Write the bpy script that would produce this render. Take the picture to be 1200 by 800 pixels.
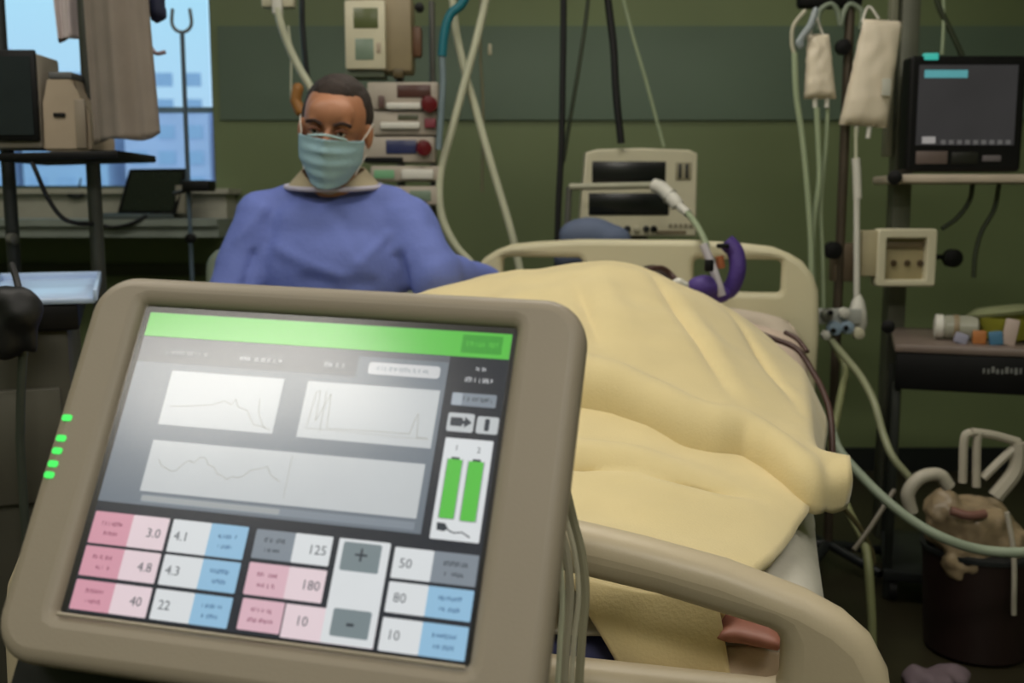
import bpy, bmesh, math, random
import numpy as np
from mathutils import Vector, Matrix
random.seed(7)
for o in list(bpy.data.objects): bpy.data.objects.remove(o)
SC = bpy.context.scene; COL = SC.collection
# ---------------------------------------------------------------- camera, world, lights, exposure
CZ, PITCH, F = 1.1, math.radians(7.5), 1200.0
cam = bpy.data.cameras.new('camera'); camo = bpy.data.objects.new('camera', cam); COL.objects.link(camo)
cam.sensor_width = 36; cam.lens = 36.0; cam.clip_start = .05; cam.clip_end = 500
camo.location = (0, 0, CZ); camo.rotation_euler = (math.pi/2 - PITCH, 0, 0)
cam.dof.use_dof = True; cam.dof.focus_distance = 1.15; cam.dof.aperture_fstop = 5.8
SC.camera = camo
w = bpy.data.worlds.new('world'); SC.world = w; w.use_nodes = True
nt = w.node_tree; bg = nt.nodes['Background']
tc = nt.nodes.new('ShaderNodeTexCoord'); sp = nt.nodes.new('ShaderNodeSeparateXYZ'); rp = nt.nodes.new('ShaderNodeValToRGB')
nt.links.new(tc.outputs['Generated'], sp.inputs[0]); nt.links.new(sp.outputs['Z'], rp.inputs[0]); nt.links.new(rp.outputs[0], bg.inputs[0])
rp.color_ramp.elements[0].position = 0.0; rp.color_ramp.elements[0].color = (.36, .47, .66, 1)
rp.color_ramp.elements[1].position = .22; rp.color_ramp.elements[1].color = (.34, .60, .74, 1)
bg.inputs[1].default_value = 1.5
def area(loc, sx, sy, power, col=(1, .95, .86)):
    l = bpy.data.lights.new('ceiling_lamp_light', 'AREA'); l.shape = 'RECTANGLE'; l.size = sx; l.size_y = sy; l.energy = power; l.color = col
    o = bpy.data.objects.new('ceiling_lamp_light', l); COL.objects.link(o); o.location = loc; return o
LAMPS = [((-1.75, -.6), 16), ((.3, -1.0), 36), ((-1.5, 1.5), 17), ((.1, 2.0), 15), ((1.6, .6), 8), ((.3, 3.4), 8)]  # last one is an unseen extra panel added to brighten the back wall
for (lx, ly), pw in LAMPS: area((lx, ly, 2.83), 1.1, .5, pw)
SC.view_settings.view_transform = 'Standard'; SC.view_settings.look = 'None'
SC.view_settings.gamma = 1; SC.view_settings.exposure = 0.0; SC.view_settings.use_curve_mapping = False
# ---------------------------------------------------------------- helpers
def lin(c): return tuple(((v/255)/12.92 if v/255 <= .04045 else ((v/255+.055)/1.055)**2.4) for v in c)
MC = {}
def M(name, rgb, rough=.5, metal=0, var=.08, scale=12, bump=0, bscale=80, alpha=1, emit=0, spec=.5, sheen=0, tr=0):
    if name in MC: return MC[name]
    m = bpy.data.materials.new(name); m.use_nodes = True; n = m.node_tree; b = n.nodes['Principled BSDF']
    c = lin(rgb); b.inputs['Roughness'].default_value = rough; b.inputs['Metallic'].default_value = metal
    b.inputs['Specular IOR Level'].default_value = spec
    t = n.nodes.new('ShaderNodeTexCoord'); z = n.nodes.new('ShaderNodeTexNoise'); z.inputs['Scale'].default_value = scale; z.inputs['Detail'].default_value = 4
    r = n.nodes.new('ShaderNodeValToRGB'); n.links.new(t.outputs['Object'], z.inputs['Vector']); n.links.new(z.outputs['Fac'], r.inputs[0])
    r.color_ramp.elements[0].position = .3; r.color_ramp.elements[1].position = .7
    r.color_ramp.elements[0].color = tuple(v*(1-var) for v in c)+(1,); r.color_ramp.elements[1].color = tuple(min(1, v*(1+var)) for v in c)+(1,)
    n.links.new(r.outputs[0], b.inputs['Base Color'])
    if bump:
        z2 = n.nodes.new('ShaderNodeTexNoise'); z2.inputs['Scale'].default_value = bscale; z2.inputs['Detail'].default_value = 3
        n.links.new(t.outputs['Object'], z2.inputs['Vector'])
        bp = n.nodes.new('ShaderNodeBump'); bp.inputs['Strength'].default_value = bump; bp.inputs['Distance'].default_value = .01
        n.links.new(z2.outputs['Fac'], bp.inputs['Height']); n.links.new(bp.outputs[0], b.inputs['Normal'])
    if alpha < 1: b.inputs['Alpha'].default_value = alpha
    if tr: b.inputs['Transmission Weight'].default_value = tr
    if sheen: b.inputs['Sheen Weight'].default_value = sheen
    if emit:
        n.links.new(r.outputs[0], b.inputs['Emission Color']); b.inputs['Emission Strength'].default_value = emit
        b.inputs['Base Color'].default_value = (0.01, .01, .01, 1)
        for l in list(n.links):
            if l.to_socket == b.inputs['Base Color']: n.links.remove(l)
    MC[name] = m; return m
cp, sp_ = math.cos(PITCH), math.sin(PITCH)
def at(px, py, Y):                      # a point of the room at distance Y in front of the doorway where the photographer stands
    x = (px-600)/F; u = -(py-400)/F
    dy = cp + u*sp_; dz = -sp_ + u*cp; k = Y/dy
    return Vector((x*k, Y, CZ + dz*k))
def mpp(Y): return Y/F
def tag(o, label=None, cat=None, group=None, kind=None):
    if label: o['label'] = label
    if cat: o['category'] = cat
    if group: o['group'] = group
    if kind: o['kind'] = kind
    return o
WL = {}
def wloc(o): return WL.get(o.name, Vector((0, 0, 0)))
def T(name, label, cat, loc, group=None):
    o = bpy.data.objects.new(name, None); COL.objects.link(o); o.location = loc; o.empty_display_size = .05
    WL[o.name] = Vector(loc); return tag(o, label, cat, group)
def link(name, me, mat, parent=None, label=None, smooth=True):
    o = bpy.data.objects.new(name, me); COL.objects.link(o)
    if mat is not None:
        me.materials.clear(); me.materials.append(mat)
    off = Vector((0, 0, 0))
    if parent is not None:
        off = wloc(parent); o.parent = parent
        me.transform(Matrix.Translation(-off))
        WL[o.name] = off
    if smooth:
        for p in me.polygons: p.use_smooth = True
    if label: o['label'] = label
    return o
def mk(name, bm, mat, parent=None, label=None, smooth=True, sharp=True):
    bmesh.ops.recalc_face_normals(bm, faces=bm.faces)
    me = bpy.data.meshes.new(name); bm.to_mesh(me); bm.free()
    o = link(name, me, mat, parent, label, smooth)
    if smooth and sharp:
        try: me.set_sharp_from_angle(angle=math.radians(38))
        except Exception: pass
    return o
def top(o, label, cat, group=None, kind=None):      # top-level single mesh: move origin to its base centre
    me = o.data; vs = [v.co for v in me.vertices]
    c = Vector(((min(v.x for v in vs)+max(v.x for v in vs))/2, (min(v.y for v in vs)+max(v.y for v in vs))/2, min(v.z for v in vs)))
    me.transform(Matrix.Translation(-c)); o.location = c; WL[o.name] = c
    return tag(o, label, cat, group, kind)
def bx(bm, c, s, rz=0, rot=None, bev=0, seg=2):
    r = bmesh.ops.create_cube(bm, size=1); vs = r['verts']
    m = Matrix.Translation(Vector(c)) @ (rot.to_4x4() if rot else Matrix.Rotation(rz, 4, 'Z')) @ Matrix.Diagonal((*s, 1))
    bmesh.ops.transform(bm, matrix=m, verts=vs)
    if bev:
        es = list({e for v in vs for e in v.link_edges})
        bmesh.ops.bevel(bm, geom=es, offset=bev, segments=seg, profile=.5, affect='EDGES')
def box(name, mat, parent, c, s, rz=0, bev=.004, rot=None, label=None, seg=2):
    bm = bmesh.new(); bx(bm, c, s, rz, rot, bev, seg); return mk(name, bm, mat, parent, label)
def smoothpts(pts, n=6):
    pts = [Vector(p) for p in pts]
    if len(pts) < 3: return pts
    P = [2*pts[0]-pts[1]]+pts+[2*pts[-1]-pts[-2]]; out = []
    for i in range(1, len(P)-2):
        a, b, c, d = P[i-1:i+3]
        for k in range(n):
            t = k/n
            out.append(.5*((2*b)+(c-a)*t+(2*a-5*b+4*c-d)*t*t+(3*b-a-3*c+d)*t**3))
    out.append(pts[-1]); return out
def tb(bm, pts, r, seg=10, smooth=True, r2=None):
    pts = smoothpts(pts) if smooth else [Vector(p) for p in pts]
    rings = []; nrm = None; N = len(pts)
    for i, p in enumerate(pts):
        d = (pts[min(i+1, N-1)]-pts[max(i-1, 0)]).normalized()
        if nrm is None:
            nrm = d.orthogonal().normalized()
        else:
            nrm = (nrm - d*nrm.dot(d))
            nrm = nrm.normalized() if nrm.length > 1e-6 else d.orthogonal().normalized()
        b = d.cross(nrm); rr = r if r2 is None else r+(r2-r)*i/(N-1)
        rings.append([bm.verts.new(p+(nrm*math.cos(2*math.pi*k/seg)+b*math.sin(2*math.pi*k/seg))*rr) for k in range(seg)])
    for A, B in zip(rings, rings[1:]):
        for k in range(seg): bm.faces.new((A[k], A[(k+1) % seg], B[(k+1) % seg], B[k]))
    bm.faces.new(rings[0][::-1]); bm.faces.new(rings[-1])
def tube(name, mat, parent, pts, r, seg=10, smooth=True, label=None, r2=None):
    bm = bmesh.new(); tb(bm, pts, r, seg, smooth, r2); return mk(name, bm, mat, parent, label)
def lathe_bm(bm, prof, c, axis=None, seg=20):
    c = Vector(c); q = Vector((0, 0, 1)).rotation_difference(Vector(axis)) if axis else None
    rings = []
    for r, z in prof:
        ring = []
        for k in range(seg):
            v = Vector((r*math.cos(2*math.pi*k/seg), r*math.sin(2*math.pi*k/seg), z))
            if q: v = q @ v
            ring.append(bm.verts.new(v+c))
        rings.append(ring)
    for A, B in zip(rings, rings[1:]):
        for k in range(seg): bm.faces.new((A[k], A[(k+1) % seg], B[(k+1) % seg], B[k]))
    bm.faces.new(rings[0][::-1]); bm.faces.new(rings[-1])
def lathe(name, mat, parent, prof, c, axis=None, seg=20, label=None):
    bm = bmesh.new(); lathe_bm(bm, prof, c, axis, seg); return mk(name, bm, mat, parent, label)
def cyl(name, mat, parent, a, b, r, seg=16, label=None):
    a, b = Vector(a), Vector(b); L = (b-a).length; e = min(.003, r*.3)
    return lathe(name, mat, parent, [(r-e, 0), (r, e), (r, L-e), (r-e, L)], a, b-a, seg, label)
def eval_mesh(o):
    dg = bpy.context.evaluated_depsgraph_get(); return bpy.data.meshes.new_from_object(o.evaluated_get(dg))
def plate(name, mat, parent, outlines, thick, bev, frame, label=None):   # 2D outlines (with holes) -> rounded plate, frame = 4x4 from local xy/z
    cu = bpy.data.curves.new('t', 'CURVE'); cu.dimensions = '2D'; cu.fill_mode = 'BOTH'
    for ol in outlines:
        s = cu.splines.new('POLY'); s.points.add(len(ol)-1); s.use_cyclic_u = True
        for p, q in zip(s.points, ol): p.co = (q[0], q[1], 0, 1)
    cu.extrude = thick/2-bev; cu.bevel_depth = bev; cu.bevel_resolution = 3; cu.offset = -bev
    o = bpy.data.objects.new('t', cu); COL.objects.link(o); me = eval_mesh(o); bpy.data.objects.remove(o)
    me.transform(frame); r = link(name, me, mat, parent, label)
    try: me.set_sharp_from_angle(angle=math.radians(50))
    except Exception: pass
    return r
def rrect(x0, y0, x1, y1, r, n=5):
    out = []
    for cx, cy, a in ((x1-r, y1-r, 0), (x0+r, y1-r, 90), (x0+r, y0+r, 180), (x1-r, y0+r, 270)):
        for k in range(n+1):
            t = math.radians(a+90*k/n); out.append((cx+r*math.cos(t), cy+r*math.sin(t)))
    return out
def frame(o, x, y, z): 
    m = Matrix.Identity(4)
    for i in range(3): m[i][0] = x[i]; m[i][1] = y[i]; m[i][2] = z[i]; m[i][3] = o[i]
    return m
def blobs(name, mat, parent, items, voxel=.01, smooth=8, disp=None, label=None):
    bm = bmesh.new()
    for it in items:
        if it[0] == 'e':
            r = bmesh.ops.create_icosphere(bm, subdivisions=3, radius=1)
            m = Matrix.Translation(Vector(it[1])) @ (it[3] if len(it) > 3 else Matrix.Identity(4)) @ Matrix.Diagonal((*it[2], 1))
            bmesh.ops.transform(bm, matrix=m, verts=r['verts'])
        else:
            a, b, r0, r1 = Vector(it[1]), Vector(it[2]), it[3], it[4]; n = max(2, int((b-a).length/(min(r0, r1)*.45)))
            for k in range(n+1):
                t = k/n; r = bmesh.ops.create_icosphere(bm, subdivisions=2, radius=r0+(r1-r0)*t)
                bmesh.ops.translate(bm, vec=a.lerp(b, t), verts=r['verts'])
    me = bpy.data.meshes.new('t'); bm.to_mesh(me); bm.free()
    o = bpy.data.objects.new('t', me); COL.objects.link(o)
    m = o.modifiers.new('r', 'REMESH'); m.mode = 'VOXEL'; m.voxel_size = voxel
    s = o.modifiers.new('s', 'SMOOTH'); s.iterations = smooth; s.factor = .5
    me2 = eval_mesh(o); bpy.data.objects.remove(o)
    if disp:
        nn = [v.normal.copy() for v in me2.vertices]
        for v, q in zip(me2.vertices, nn): v.co += q*disp(v.co)
    me2.name = name
    return link(name, me2, mat, parent, label)
from mathutils import noise as NZ
def nz(p, s): return NZ.noise(Vector(p)*s)
def textmesh(s, size):
    cu = bpy.data.curves.new('t', 'FONT'); cu.body = s; cu.size = size; cu.align_x = 'CENTER'; cu.align_y = 'CENTER'; cu.extrude = .0001; cu.resolution_u = 2
    o = bpy.data.objects.new('t', cu); COL.objects.link(o); me = eval_mesh(o); bpy.data.objects.remove(o); return me
# ---------------------------------------------------------------- materials
wallg = M('wall_green', (114, 127, 88), .45, var=.10, scale=1.2, bump=.05)
bandg = M('panel_green', (92, 110, 92), .5, var=.08, scale=2)
cream = M('cream_plastic', (205, 199, 172), .4, var=.04)
ivory = M('ivory_metal', (196, 191, 165), .4, var=.04)
beige = M('beige_plastic', (168, 152, 132), .45, var=.05)
black = M('black_plastic', (12, 12, 13), .5, var=.2, spec=.25)
dark = M('dark_metal', (42, 45, 46), .4, metal=.3)
grey = M('grey_metal', (104, 104, 98), .4, metal=.3)
steel = M('steel', (150, 150, 145), .3, metal=.8)
white = M('white_plastic', (214, 212, 202), .45, var=.03)
screenk = M('dark_screen', (22, 24, 24), .25, var=.1)
lcd = M('lcd_olive', (92, 100, 62), .3)
lcd2 = M('lcd_greygreen', (120, 138, 120), .3)
red = M('dark_red_knob', (96, 10, 22), .35)
rubber = M('black_rubber', (10, 10, 11), .6)
hosew = M('pale_hose', (196, 198, 172), .4)
hoset = M('teal_hose', (20, 110, 125), .4)
hosec = M('clear_tubing', (204, 200, 178), .3, alpha=.75)
hoseg = M('green_clear_tubing', (158, 172, 140), .3)
# ---------------------------------------------------------------- the room
def st(o): o['kind'] = 'structure'; return o
def wallbox(name, mat, parts):
    bm = bmesh.new()
    for c0, c1 in parts: bx(bm, [(a+b)/2 for a, b in zip(c0, c1)], [abs(b-a) for a, b in zip(c0, c1)])
    return st(mk(name, bm, mat, None, smooth=False))
XL, XR, YB, YF, ZC = -2.75, 2.6, 4.2, -2.6, 2.9
WX0, WX1, WZ0, WZ1 = -2.6, -1.20, 1.17, 2.45
wallbox('wall_back', wallg, [((XL, YB, 0), (WX0, YB+.15, ZC)), ((WX1, YB, 0), (XR, YB+.15, ZC)), ((WX0, YB, 0), (WX1, YB+.15, WZ0)), ((WX0, YB, WZ1), (WX1, YB+.15, ZC))])
wallbox('wall_left', wallg, [((XL-.1, YF, 0), (XL, YB+.15, ZC))])
wallbox('wall_right', wallg, [((XR, YF, 0), (XR+.1, YB+.15, ZC))])
wallbox('wall_front', wallg, [((XL, YF-.1, 0), (XR, YF, ZC))])
wallbox('ceiling', M('ceiling_white', (190, 188, 176), .8), [((XL, YF, ZC), (XR, YB, ZC+.1))])
wallbox('floor', M('floor_vinyl', (50, 46, 32), .35, var=.15, scale=3), [((XL, YF, -.1), (XR, YB, 0))])
wallbox('trim_1', bandg, [((WX1+.03, YB-.012, 1.445), (XR, YB, 1.81))])
wallbox('baseboard_back', dark, [((XL, YB-.015, 0), (XR, YB, .1))])
wo = T('window_1', None, None, (WX0, YB+.07, WZ0)); wo['kind'] = 'structure'
fm = M('window_frame_paint', (70, 88, 84), .5)
bm = bmesh.new()
for a, b in (((WX0, WZ0), (WX0+.04, WZ1)), ((WX1-.015, WZ0), (WX1, WZ1)), ((WX0, WZ0), (WX1, WZ0+.015)), ((WX0, WZ1-.05), (WX1, WZ1))):
    bx(bm, ((a[0]+b[0])/2, YB+.07, (a[1]+b[1])/2), (b[0]-a[0], .06, b[1]-a[1]))
mk('window_frame', bm, fm, wo, smooth=False)
zb = at(220, 129, YB+.07).z
box('glazing_bar', M('bar_paint', (112, 140, 165), .5), wo, ((WX0+WX1)/2, YB+.07, zb), (WX1-WX0, .03, .022), bev=0)
gl = bpy.data.materials.new('window_glass'); gl.use_nodes = True; n = gl.node_tree; n.nodes.remove(n.nodes['Principled BSDF'])
tr_ = n.nodes.new('ShaderNodeBsdfTransparent'); gs = n.nodes.new('ShaderNodeBsdfGlossy'); mx = n.nodes.new('ShaderNodeMixShader'); mx.inputs[0].default_value = .06
tr_.inputs[0].default_value = (.93, .97, .98, 1); gs.inputs['Roughness'].default_value = .05
n.links.new(tr_.outputs[0], mx.inputs[1]); n.links.new(gs.outputs[0], mx.inputs[2]); n.links.new(mx.outputs[0], n.nodes['Material Output'].inputs[0])
for z0, z1 in ((WZ0+.015, zb-.011), (zb+.011, WZ1-.05)):
    box('pane', gl, wo, ((WX0+WX1)/2, YB+.07, (z0+z1)/2), (WX1-WX0-.06, .006, z1-z0), bev=0)
sillm = M('sill_beige', (170, 168, 154), .5)
wallbox('trim_3', sillm, [((XL, YB-.15, 1.055), (WX1+.08, YB, WZ0-.002)), ((XL, YB-.19, 1.15), (WX1+.1, YB, WZ0))])
wallbox('trim_4', M('ledge_grey', (132, 140, 132), .45), [((XL, YB-.5, 1.03), (WX1+.14, YB-.15, 1.055)), ((XL, YB-.48, .99), (WX1+.14, YB-.15, 1.03))])
wallbox('trim_5', M('dado_rail', (62, 66, 44), .5), [((XL, YB-.03, .82), (WX1+.4, YB, .87))])
# distant buildings outside, with the haze painted into their pale colours
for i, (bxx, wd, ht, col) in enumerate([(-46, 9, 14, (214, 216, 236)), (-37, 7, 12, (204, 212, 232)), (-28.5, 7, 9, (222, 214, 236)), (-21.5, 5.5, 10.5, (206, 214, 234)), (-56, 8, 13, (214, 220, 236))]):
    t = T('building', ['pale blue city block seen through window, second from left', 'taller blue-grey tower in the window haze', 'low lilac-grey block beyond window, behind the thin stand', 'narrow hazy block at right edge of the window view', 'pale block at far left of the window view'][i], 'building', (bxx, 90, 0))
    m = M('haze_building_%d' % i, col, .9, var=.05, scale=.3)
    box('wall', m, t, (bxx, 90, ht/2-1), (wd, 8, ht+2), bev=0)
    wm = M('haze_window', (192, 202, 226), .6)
    bm = bmesh.new()
    for r in range(5):
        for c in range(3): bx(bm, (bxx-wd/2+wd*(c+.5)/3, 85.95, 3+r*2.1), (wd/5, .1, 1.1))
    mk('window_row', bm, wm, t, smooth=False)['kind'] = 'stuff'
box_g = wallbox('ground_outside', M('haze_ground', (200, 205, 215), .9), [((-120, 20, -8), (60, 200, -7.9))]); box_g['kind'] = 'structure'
# ceiling lamps (above the frame)
for i, ((lx, ly), pw) in enumerate(LAMPS):
    nm = ['behind the photographer on the window side', 'behind the photographer', 'over the man in blue', 'over the bed', 'over the right aisle', 'added to brighten the green back wall'][i]
    t = T('ceiling_light', 'flat rectangular ceiling light '+nm, 'ceiling light', (lx, ly, ZC), 'ceiling lights above the ward')
    bm = bmesh.new()
    for dx, dy, sx, sy in ((-.59, 0, .04, .6), (.59, 0, .04, .6), (0, -.29, 1.22, .04), (0, .29, 1.22, .04)): bx(bm, (lx+dx, ly+dy, ZC-.03), (sx, sy, .06))
    mk('frame', bm, white, t, smooth=False)
    box('diffuser', M('lamp_diffuser', (255, 245, 225), .8, var=0, emit=1.5), t, (lx, ly, ZC-.03), (1.14, .54, .01), bev=0)
# ---------------------------------------------------------------- bed
PSI = math.radians(14.2); sn, cs = math.sin(PSI), math.cos(PSI)
CR = Vector((cs, -sn, 0)); LN = Vector((sn, cs, 0)); FC = Vector((-.1172, 1.0607, 0)); UP = Vector((0, 0, 1))
def B(s, t, z): return FC + CR*s + LN*t + UP*z
BR = Matrix((CR, LN, UP)).transposed()
bed = T('hospital_bed', 'hospital bed with beige moulded headboard and footboard under the yellow blanket', 'bed', B(0, 1, 0))
bedpl = M('bed_plastic', (196, 182, 154), .42, var=.03, scale=3, bump=.03, bscale=300)
bedhd = M('bed_plastic_head', (206, 199, 166), .42, var=.03, scale=3)
def sym(pts): return [(-x, z) for x, z in reversed(pts) if x > 1e-6] + pts
ft = [(0, .797), (.1, .792), (.157, .786), (.26, .769), (.34, .753), (.417, .729), (.453, .711), (.478, .69), (.495, .658), (.503, .61), (.505, .5), (.5, .36), (.47, .33), (.2, .32), (0, .32)]
def hole(x0, x1, zb_, f, r=.012):
    return [(x0+r, zb_), (x1-r, zb_), (x1-.003, zb_+.003), (x1, zb_+r), (x1, f(x1)-r), (x1-.004, f(x1)-.004), (x1-r, f(x1)), ((x0+x1)/2, f((x0+x1)/2)), (x0+r, f(x0)), (x0+.004, f(x0)-.004), (x0, f(x0)-r), (x0, zb_+r), (x0+.003, zb_+.003)]
ff = lambda x: .733-.25*(abs(x)-.15)**2-.11*(abs(x)-.15)
hl = hole(.15, .394, .632, ff)
plate('footboard', bedpl, bed, [sym(ft), hl, [(-x, z) for x, z in hl][::-1]], .052, .022, frame(B(0, 0, 0), CR, UP, LN))
hd = [(0, 1.006), (.169, 1.006), (.3, .998), (.374, .99), (.42, .972), (.456, .95), (.485, .915), (.502, .87), (.508, .75), (.5, .5), (.48, .4), (0, .4)]
def hf(x): return .953
hl = hole(.16, .400, .862, hf)
plate('headboard', bedhd, bed, [sym(hd), hl, [(-x, z) for x, z in hl][::-1]], .045, .018, frame(B(0, 1.955, 0), CR, UP, LN))
bm = bmesh.new()
for c, s in (((0, 1, .44), (.88, 1.86, .05)), ((-.44, 1, .40), (.04, 1.88, .08)), ((.44, 1, .40), (.04, 1.88, .08)), ((0, 1, .3), (.3, 1.3, .1)), ((0, .25, .22), (.7, .08, .06)), ((0, 1.75, .22), (.7, .08, .06)), ((0, 1, .2), (.08, 1.6, .05))):
    bx(bm, B(*c), s, rot=BR, bev=.006)
mk('bed_frame', bm, grey, bed)
for s in (-.36, .36):
    for t in (.25, 1.75):
        bm = bmesh.new(); lathe_bm(bm, [(.02, -.022), (.06, -.018), (.065, 0), (.06, .018), (.02, .022)], B(s, t, .066), CR); tb(bm, [B(s, t, .2), B(s+.02, t, .15), B(s+.03, t, .07)], .015)
        mk('castor_wheel', bm, rubber, bed)
def railpart(s, t0, t1, z0, z1, nm='side_rail'):
    bm = bmesh.new()
    for z in (z0, (z0+z1)/2, z1): tb(bm, [B(s, t0, z), B(s, t1, z)], .012, smooth=False)
    for t in (t0, (t0+t1)/2, t1): tb(bm, [B(s, t, z0-.02), B(s, t, z1)], .011, smooth=False)
    mk(nm, bm, ivory, bed)
railpart(-.475, 1.02, 1.62, .52, .82); railpart(.47, .35, .95, .26, .40)
# mattress
sheet = M('sheet_white', (206, 202, 190), .8, var=.05, bump=.15, bscale=40)
bm = bmesh.new(); bx(bm, B(0, .99, .545), (.86, 1.82, .15), rot=BR, bev=.03, seg=3)
bluem = M('mattress_blue', (58, 64, 112), .6)
top(mk('mattress', bm, bluem, None), 'dark blue mattress on the hospital bed, showing at foot end left of the blanket', 'mattress')
bm = bmesh.new(); n_ = 30
def gridmesh(bm, f, nu, nv):
    V = [[bm.verts.new(f(i/nu, j/nv)) for i in range(nu+1)] for j in range(nv+1)]
    for j in range(nv):
        for i in range(nu): bm.faces.new((V[j][i], V[j][i+1], V[j+1][i+1], V[j+1][i]))
def sheetf(u, v):
    s = -.455+.935*u; t = .075+1.83*v
    z = .628+.006*NZ.noise(Vector((s*9, t*7, 0)))
    if s > .4: z -= (s-.4)**2*18
    if s > .45:
        dz = (s-.45)/.03; s_ = .455+.012*NZ.noise(Vector((t*14, 0, 3))); return B(s_, t, .58-.10*dz+.03*NZ.noise(Vector((t*5, 1, 0))))
    return B(s, t, z)
gridmesh(bm, sheetf, 60, 90)
bo = mk('bed_sheet', bm, sheet, None, sharp=False); md = bo.modifiers.new('s', 'SOLIDIFY'); md.thickness = .006; md.offset = 1
top(bo, 'creased off-white bed sheet spread over the mattress, hanging at the right side', 'sheet')
# blanket
ya = M('blanket_yellow', (218, 201, 152), .95, var=.05, scale=7, bump=.12, bscale=260, sheen=.3, spec=.15)
TA = [0, .3, .6, .9, 1.15, 1.3, 1.45, 1.6]; AA = [.03, .035, .10, .20, .268, .275, .24, .15]
SB = [-.55, -.48, -.38, 0, .1, .217, .33, .437, .478, .52, .6]; BB = [.1, .40, .77, 1, .95, .77, .50, .21, .09, -.03, -.3]
def sm_interp(x, X, Y):
    return (np.interp(x-.05, X, Y)+2*np.interp(x, X, Y)+np.interp(x+.05, X, Y)+np.interp(x-.025, X, Y)*2+np.interp(x+.025, X, Y)*2)/8
def hb(s, t): return .655 + sm_interp(t, TA, AA)*sm_interp(s, SB, BB)
def crease(s, t):
    z = .008*NZ.noise(Vector((s*6, t*5, 0)))+.004*NZ.noise(Vector((s*14, t*12, 4)))
    return z
def ridge(s, t, s0, t0, s1, t1, w, a):       # elongated wrinkle
    p = Vector((s, t)); A_ = Vector((s0, t0)); D = Vector((s1, t1))-A_; L = D.length; k = max(0, min(1, (p-A_).dot(D)/L/L)); d = (p-(A_+D*k)).length
    return a*math.exp(-(d/w)**2)*math.sin(math.pi*max(.05, min(.95, k)))
def foldt(s): return float(np.interp(s, [-.55, .0, .065, .133, .198, .249, .30, .34, .379, .428, .455, .52], [.66, .655, .64, .636, .614, .59, .585, .60, .575, .505, .50, .56]))
bl = T('blanket', 'pale yellow fleece blanket covering the patient, folded back once across the legs', 'blanket', B(0, .8, .66))
def lower(u, v):
    t = .07+.75*v
    se = float(np.interp(t, [0, .2, .27, .40, .47, .8], [.32, .36, .385, .412, .43, .45]))
    s = -.5+(se+.5)*u
    z = hb(s, t)+crease(s, t)+ridge(s, t, -.05, .42, .21, .45, .014, -.022)+ridge(s, t, .0, .47, .3, .48, .03, .016)+ridge(s, t, .19, .44, .36, .44, .014, -.018)
    if s < -.4: z -= (abs(s)-.4)**2*6
    e = max(0, (u-.94)/.06); z -= .012*e*e
    return B(s, t, z)
bm = bmesh.new(); gridmesh(bm, lower, 90, 80)
o = mk('lower_layer', bm, ya, bl, sharp=False); md = o.modifiers.new('s', 'SOLIDIFY'); md.thickness = .014; md.offset = 1
def flap(u, v):
    k = v; s0 = .165+.10*k; s1 = .328+.03*k; s = s0+(s1-s0)*u
    zt = hb(s, .07)+crease(s, .07)+.012
    return B(s, .074-.016*math.sin(min(1, k*3)*1.57)+.004*NZ.noise(Vector((s*20, k*3, 0))), zt-.15*k**1.3)
bm = bmesh.new(); gridmesh(bm, flap, 24, 24)
o = mk('foot_flap', bm, ya, bl, sharp=False); md = o.modifiers.new('s', 'SOLIDIFY'); md.thickness = .010; md.offset = 0
def upper(u, v):
    s = -.485+1.000*u
    if s > .46: pass
    t0 = foldt(s)
    te = float(np.interp(s, [-.55, -.3, .1, .22, .33, .44, .50, .56], [1.42, 1.46, 1.44, 1.36, 1.34, 1.27, 1.17, 1.1]))
    tail = max(0, (s-.44)/.08)                 # right edge of the cloth pokes out only near the fold
    t = t0+(te-t0)*v
    s2 = s
    if s > .44:
        wout = math.exp(-((t-(.60))/.07)**2); wtop = math.exp(-((t-1.12)/.2)**2)
        s2 = .44+(s-.44)*(.30+.48*wout+.28*wtop)
        zz = hb(.44, t)-(s-.44)*(1.1-1.0*wout)
    else: zz = hb(s, t)
    z = zz+.044+.016*math.exp(-((t-t0-.045)/.03)**2)*max(0, min(1, (.47-s)/.1))+crease(s, t+3)*1.2
    z += ridge(s, t, .10, 1.25, .33, .70, .016, -.018)+ridge(s, t, .14, 1.2, .36, .72, .03, .010)
    z += ridge(s, t, .02, 1.15, .13, .8, .03, .008)+ridge(s, t, -.02, 1.1, .09, .75, .018, -.017)
    z += ridge(s, t, .27, 1.3, .43, .80, .014, -.016)+ridge(s, t, -.2, 1.3, -.05, .8, .03, .008)
    d = t-t0
    if d < .05:                                # rolled fold edge
        k = 1-d/.05; z -= (.064 if s < .43 else .064-.036*min(1, (s-.43)/.04))*k**2.2; t += .018*math.sin(math.pi*k)*(-1)
    return B(s2, t, z)
bm = bmesh.new(); gridmesh(bm, upper, 110, 110)
o = mk('folded_layer', bm, ya, bl, sharp=False); md = o.modifiers.new('s', 'SOLIDIFY'); md.thickness = .022; md.offset = 0
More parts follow.
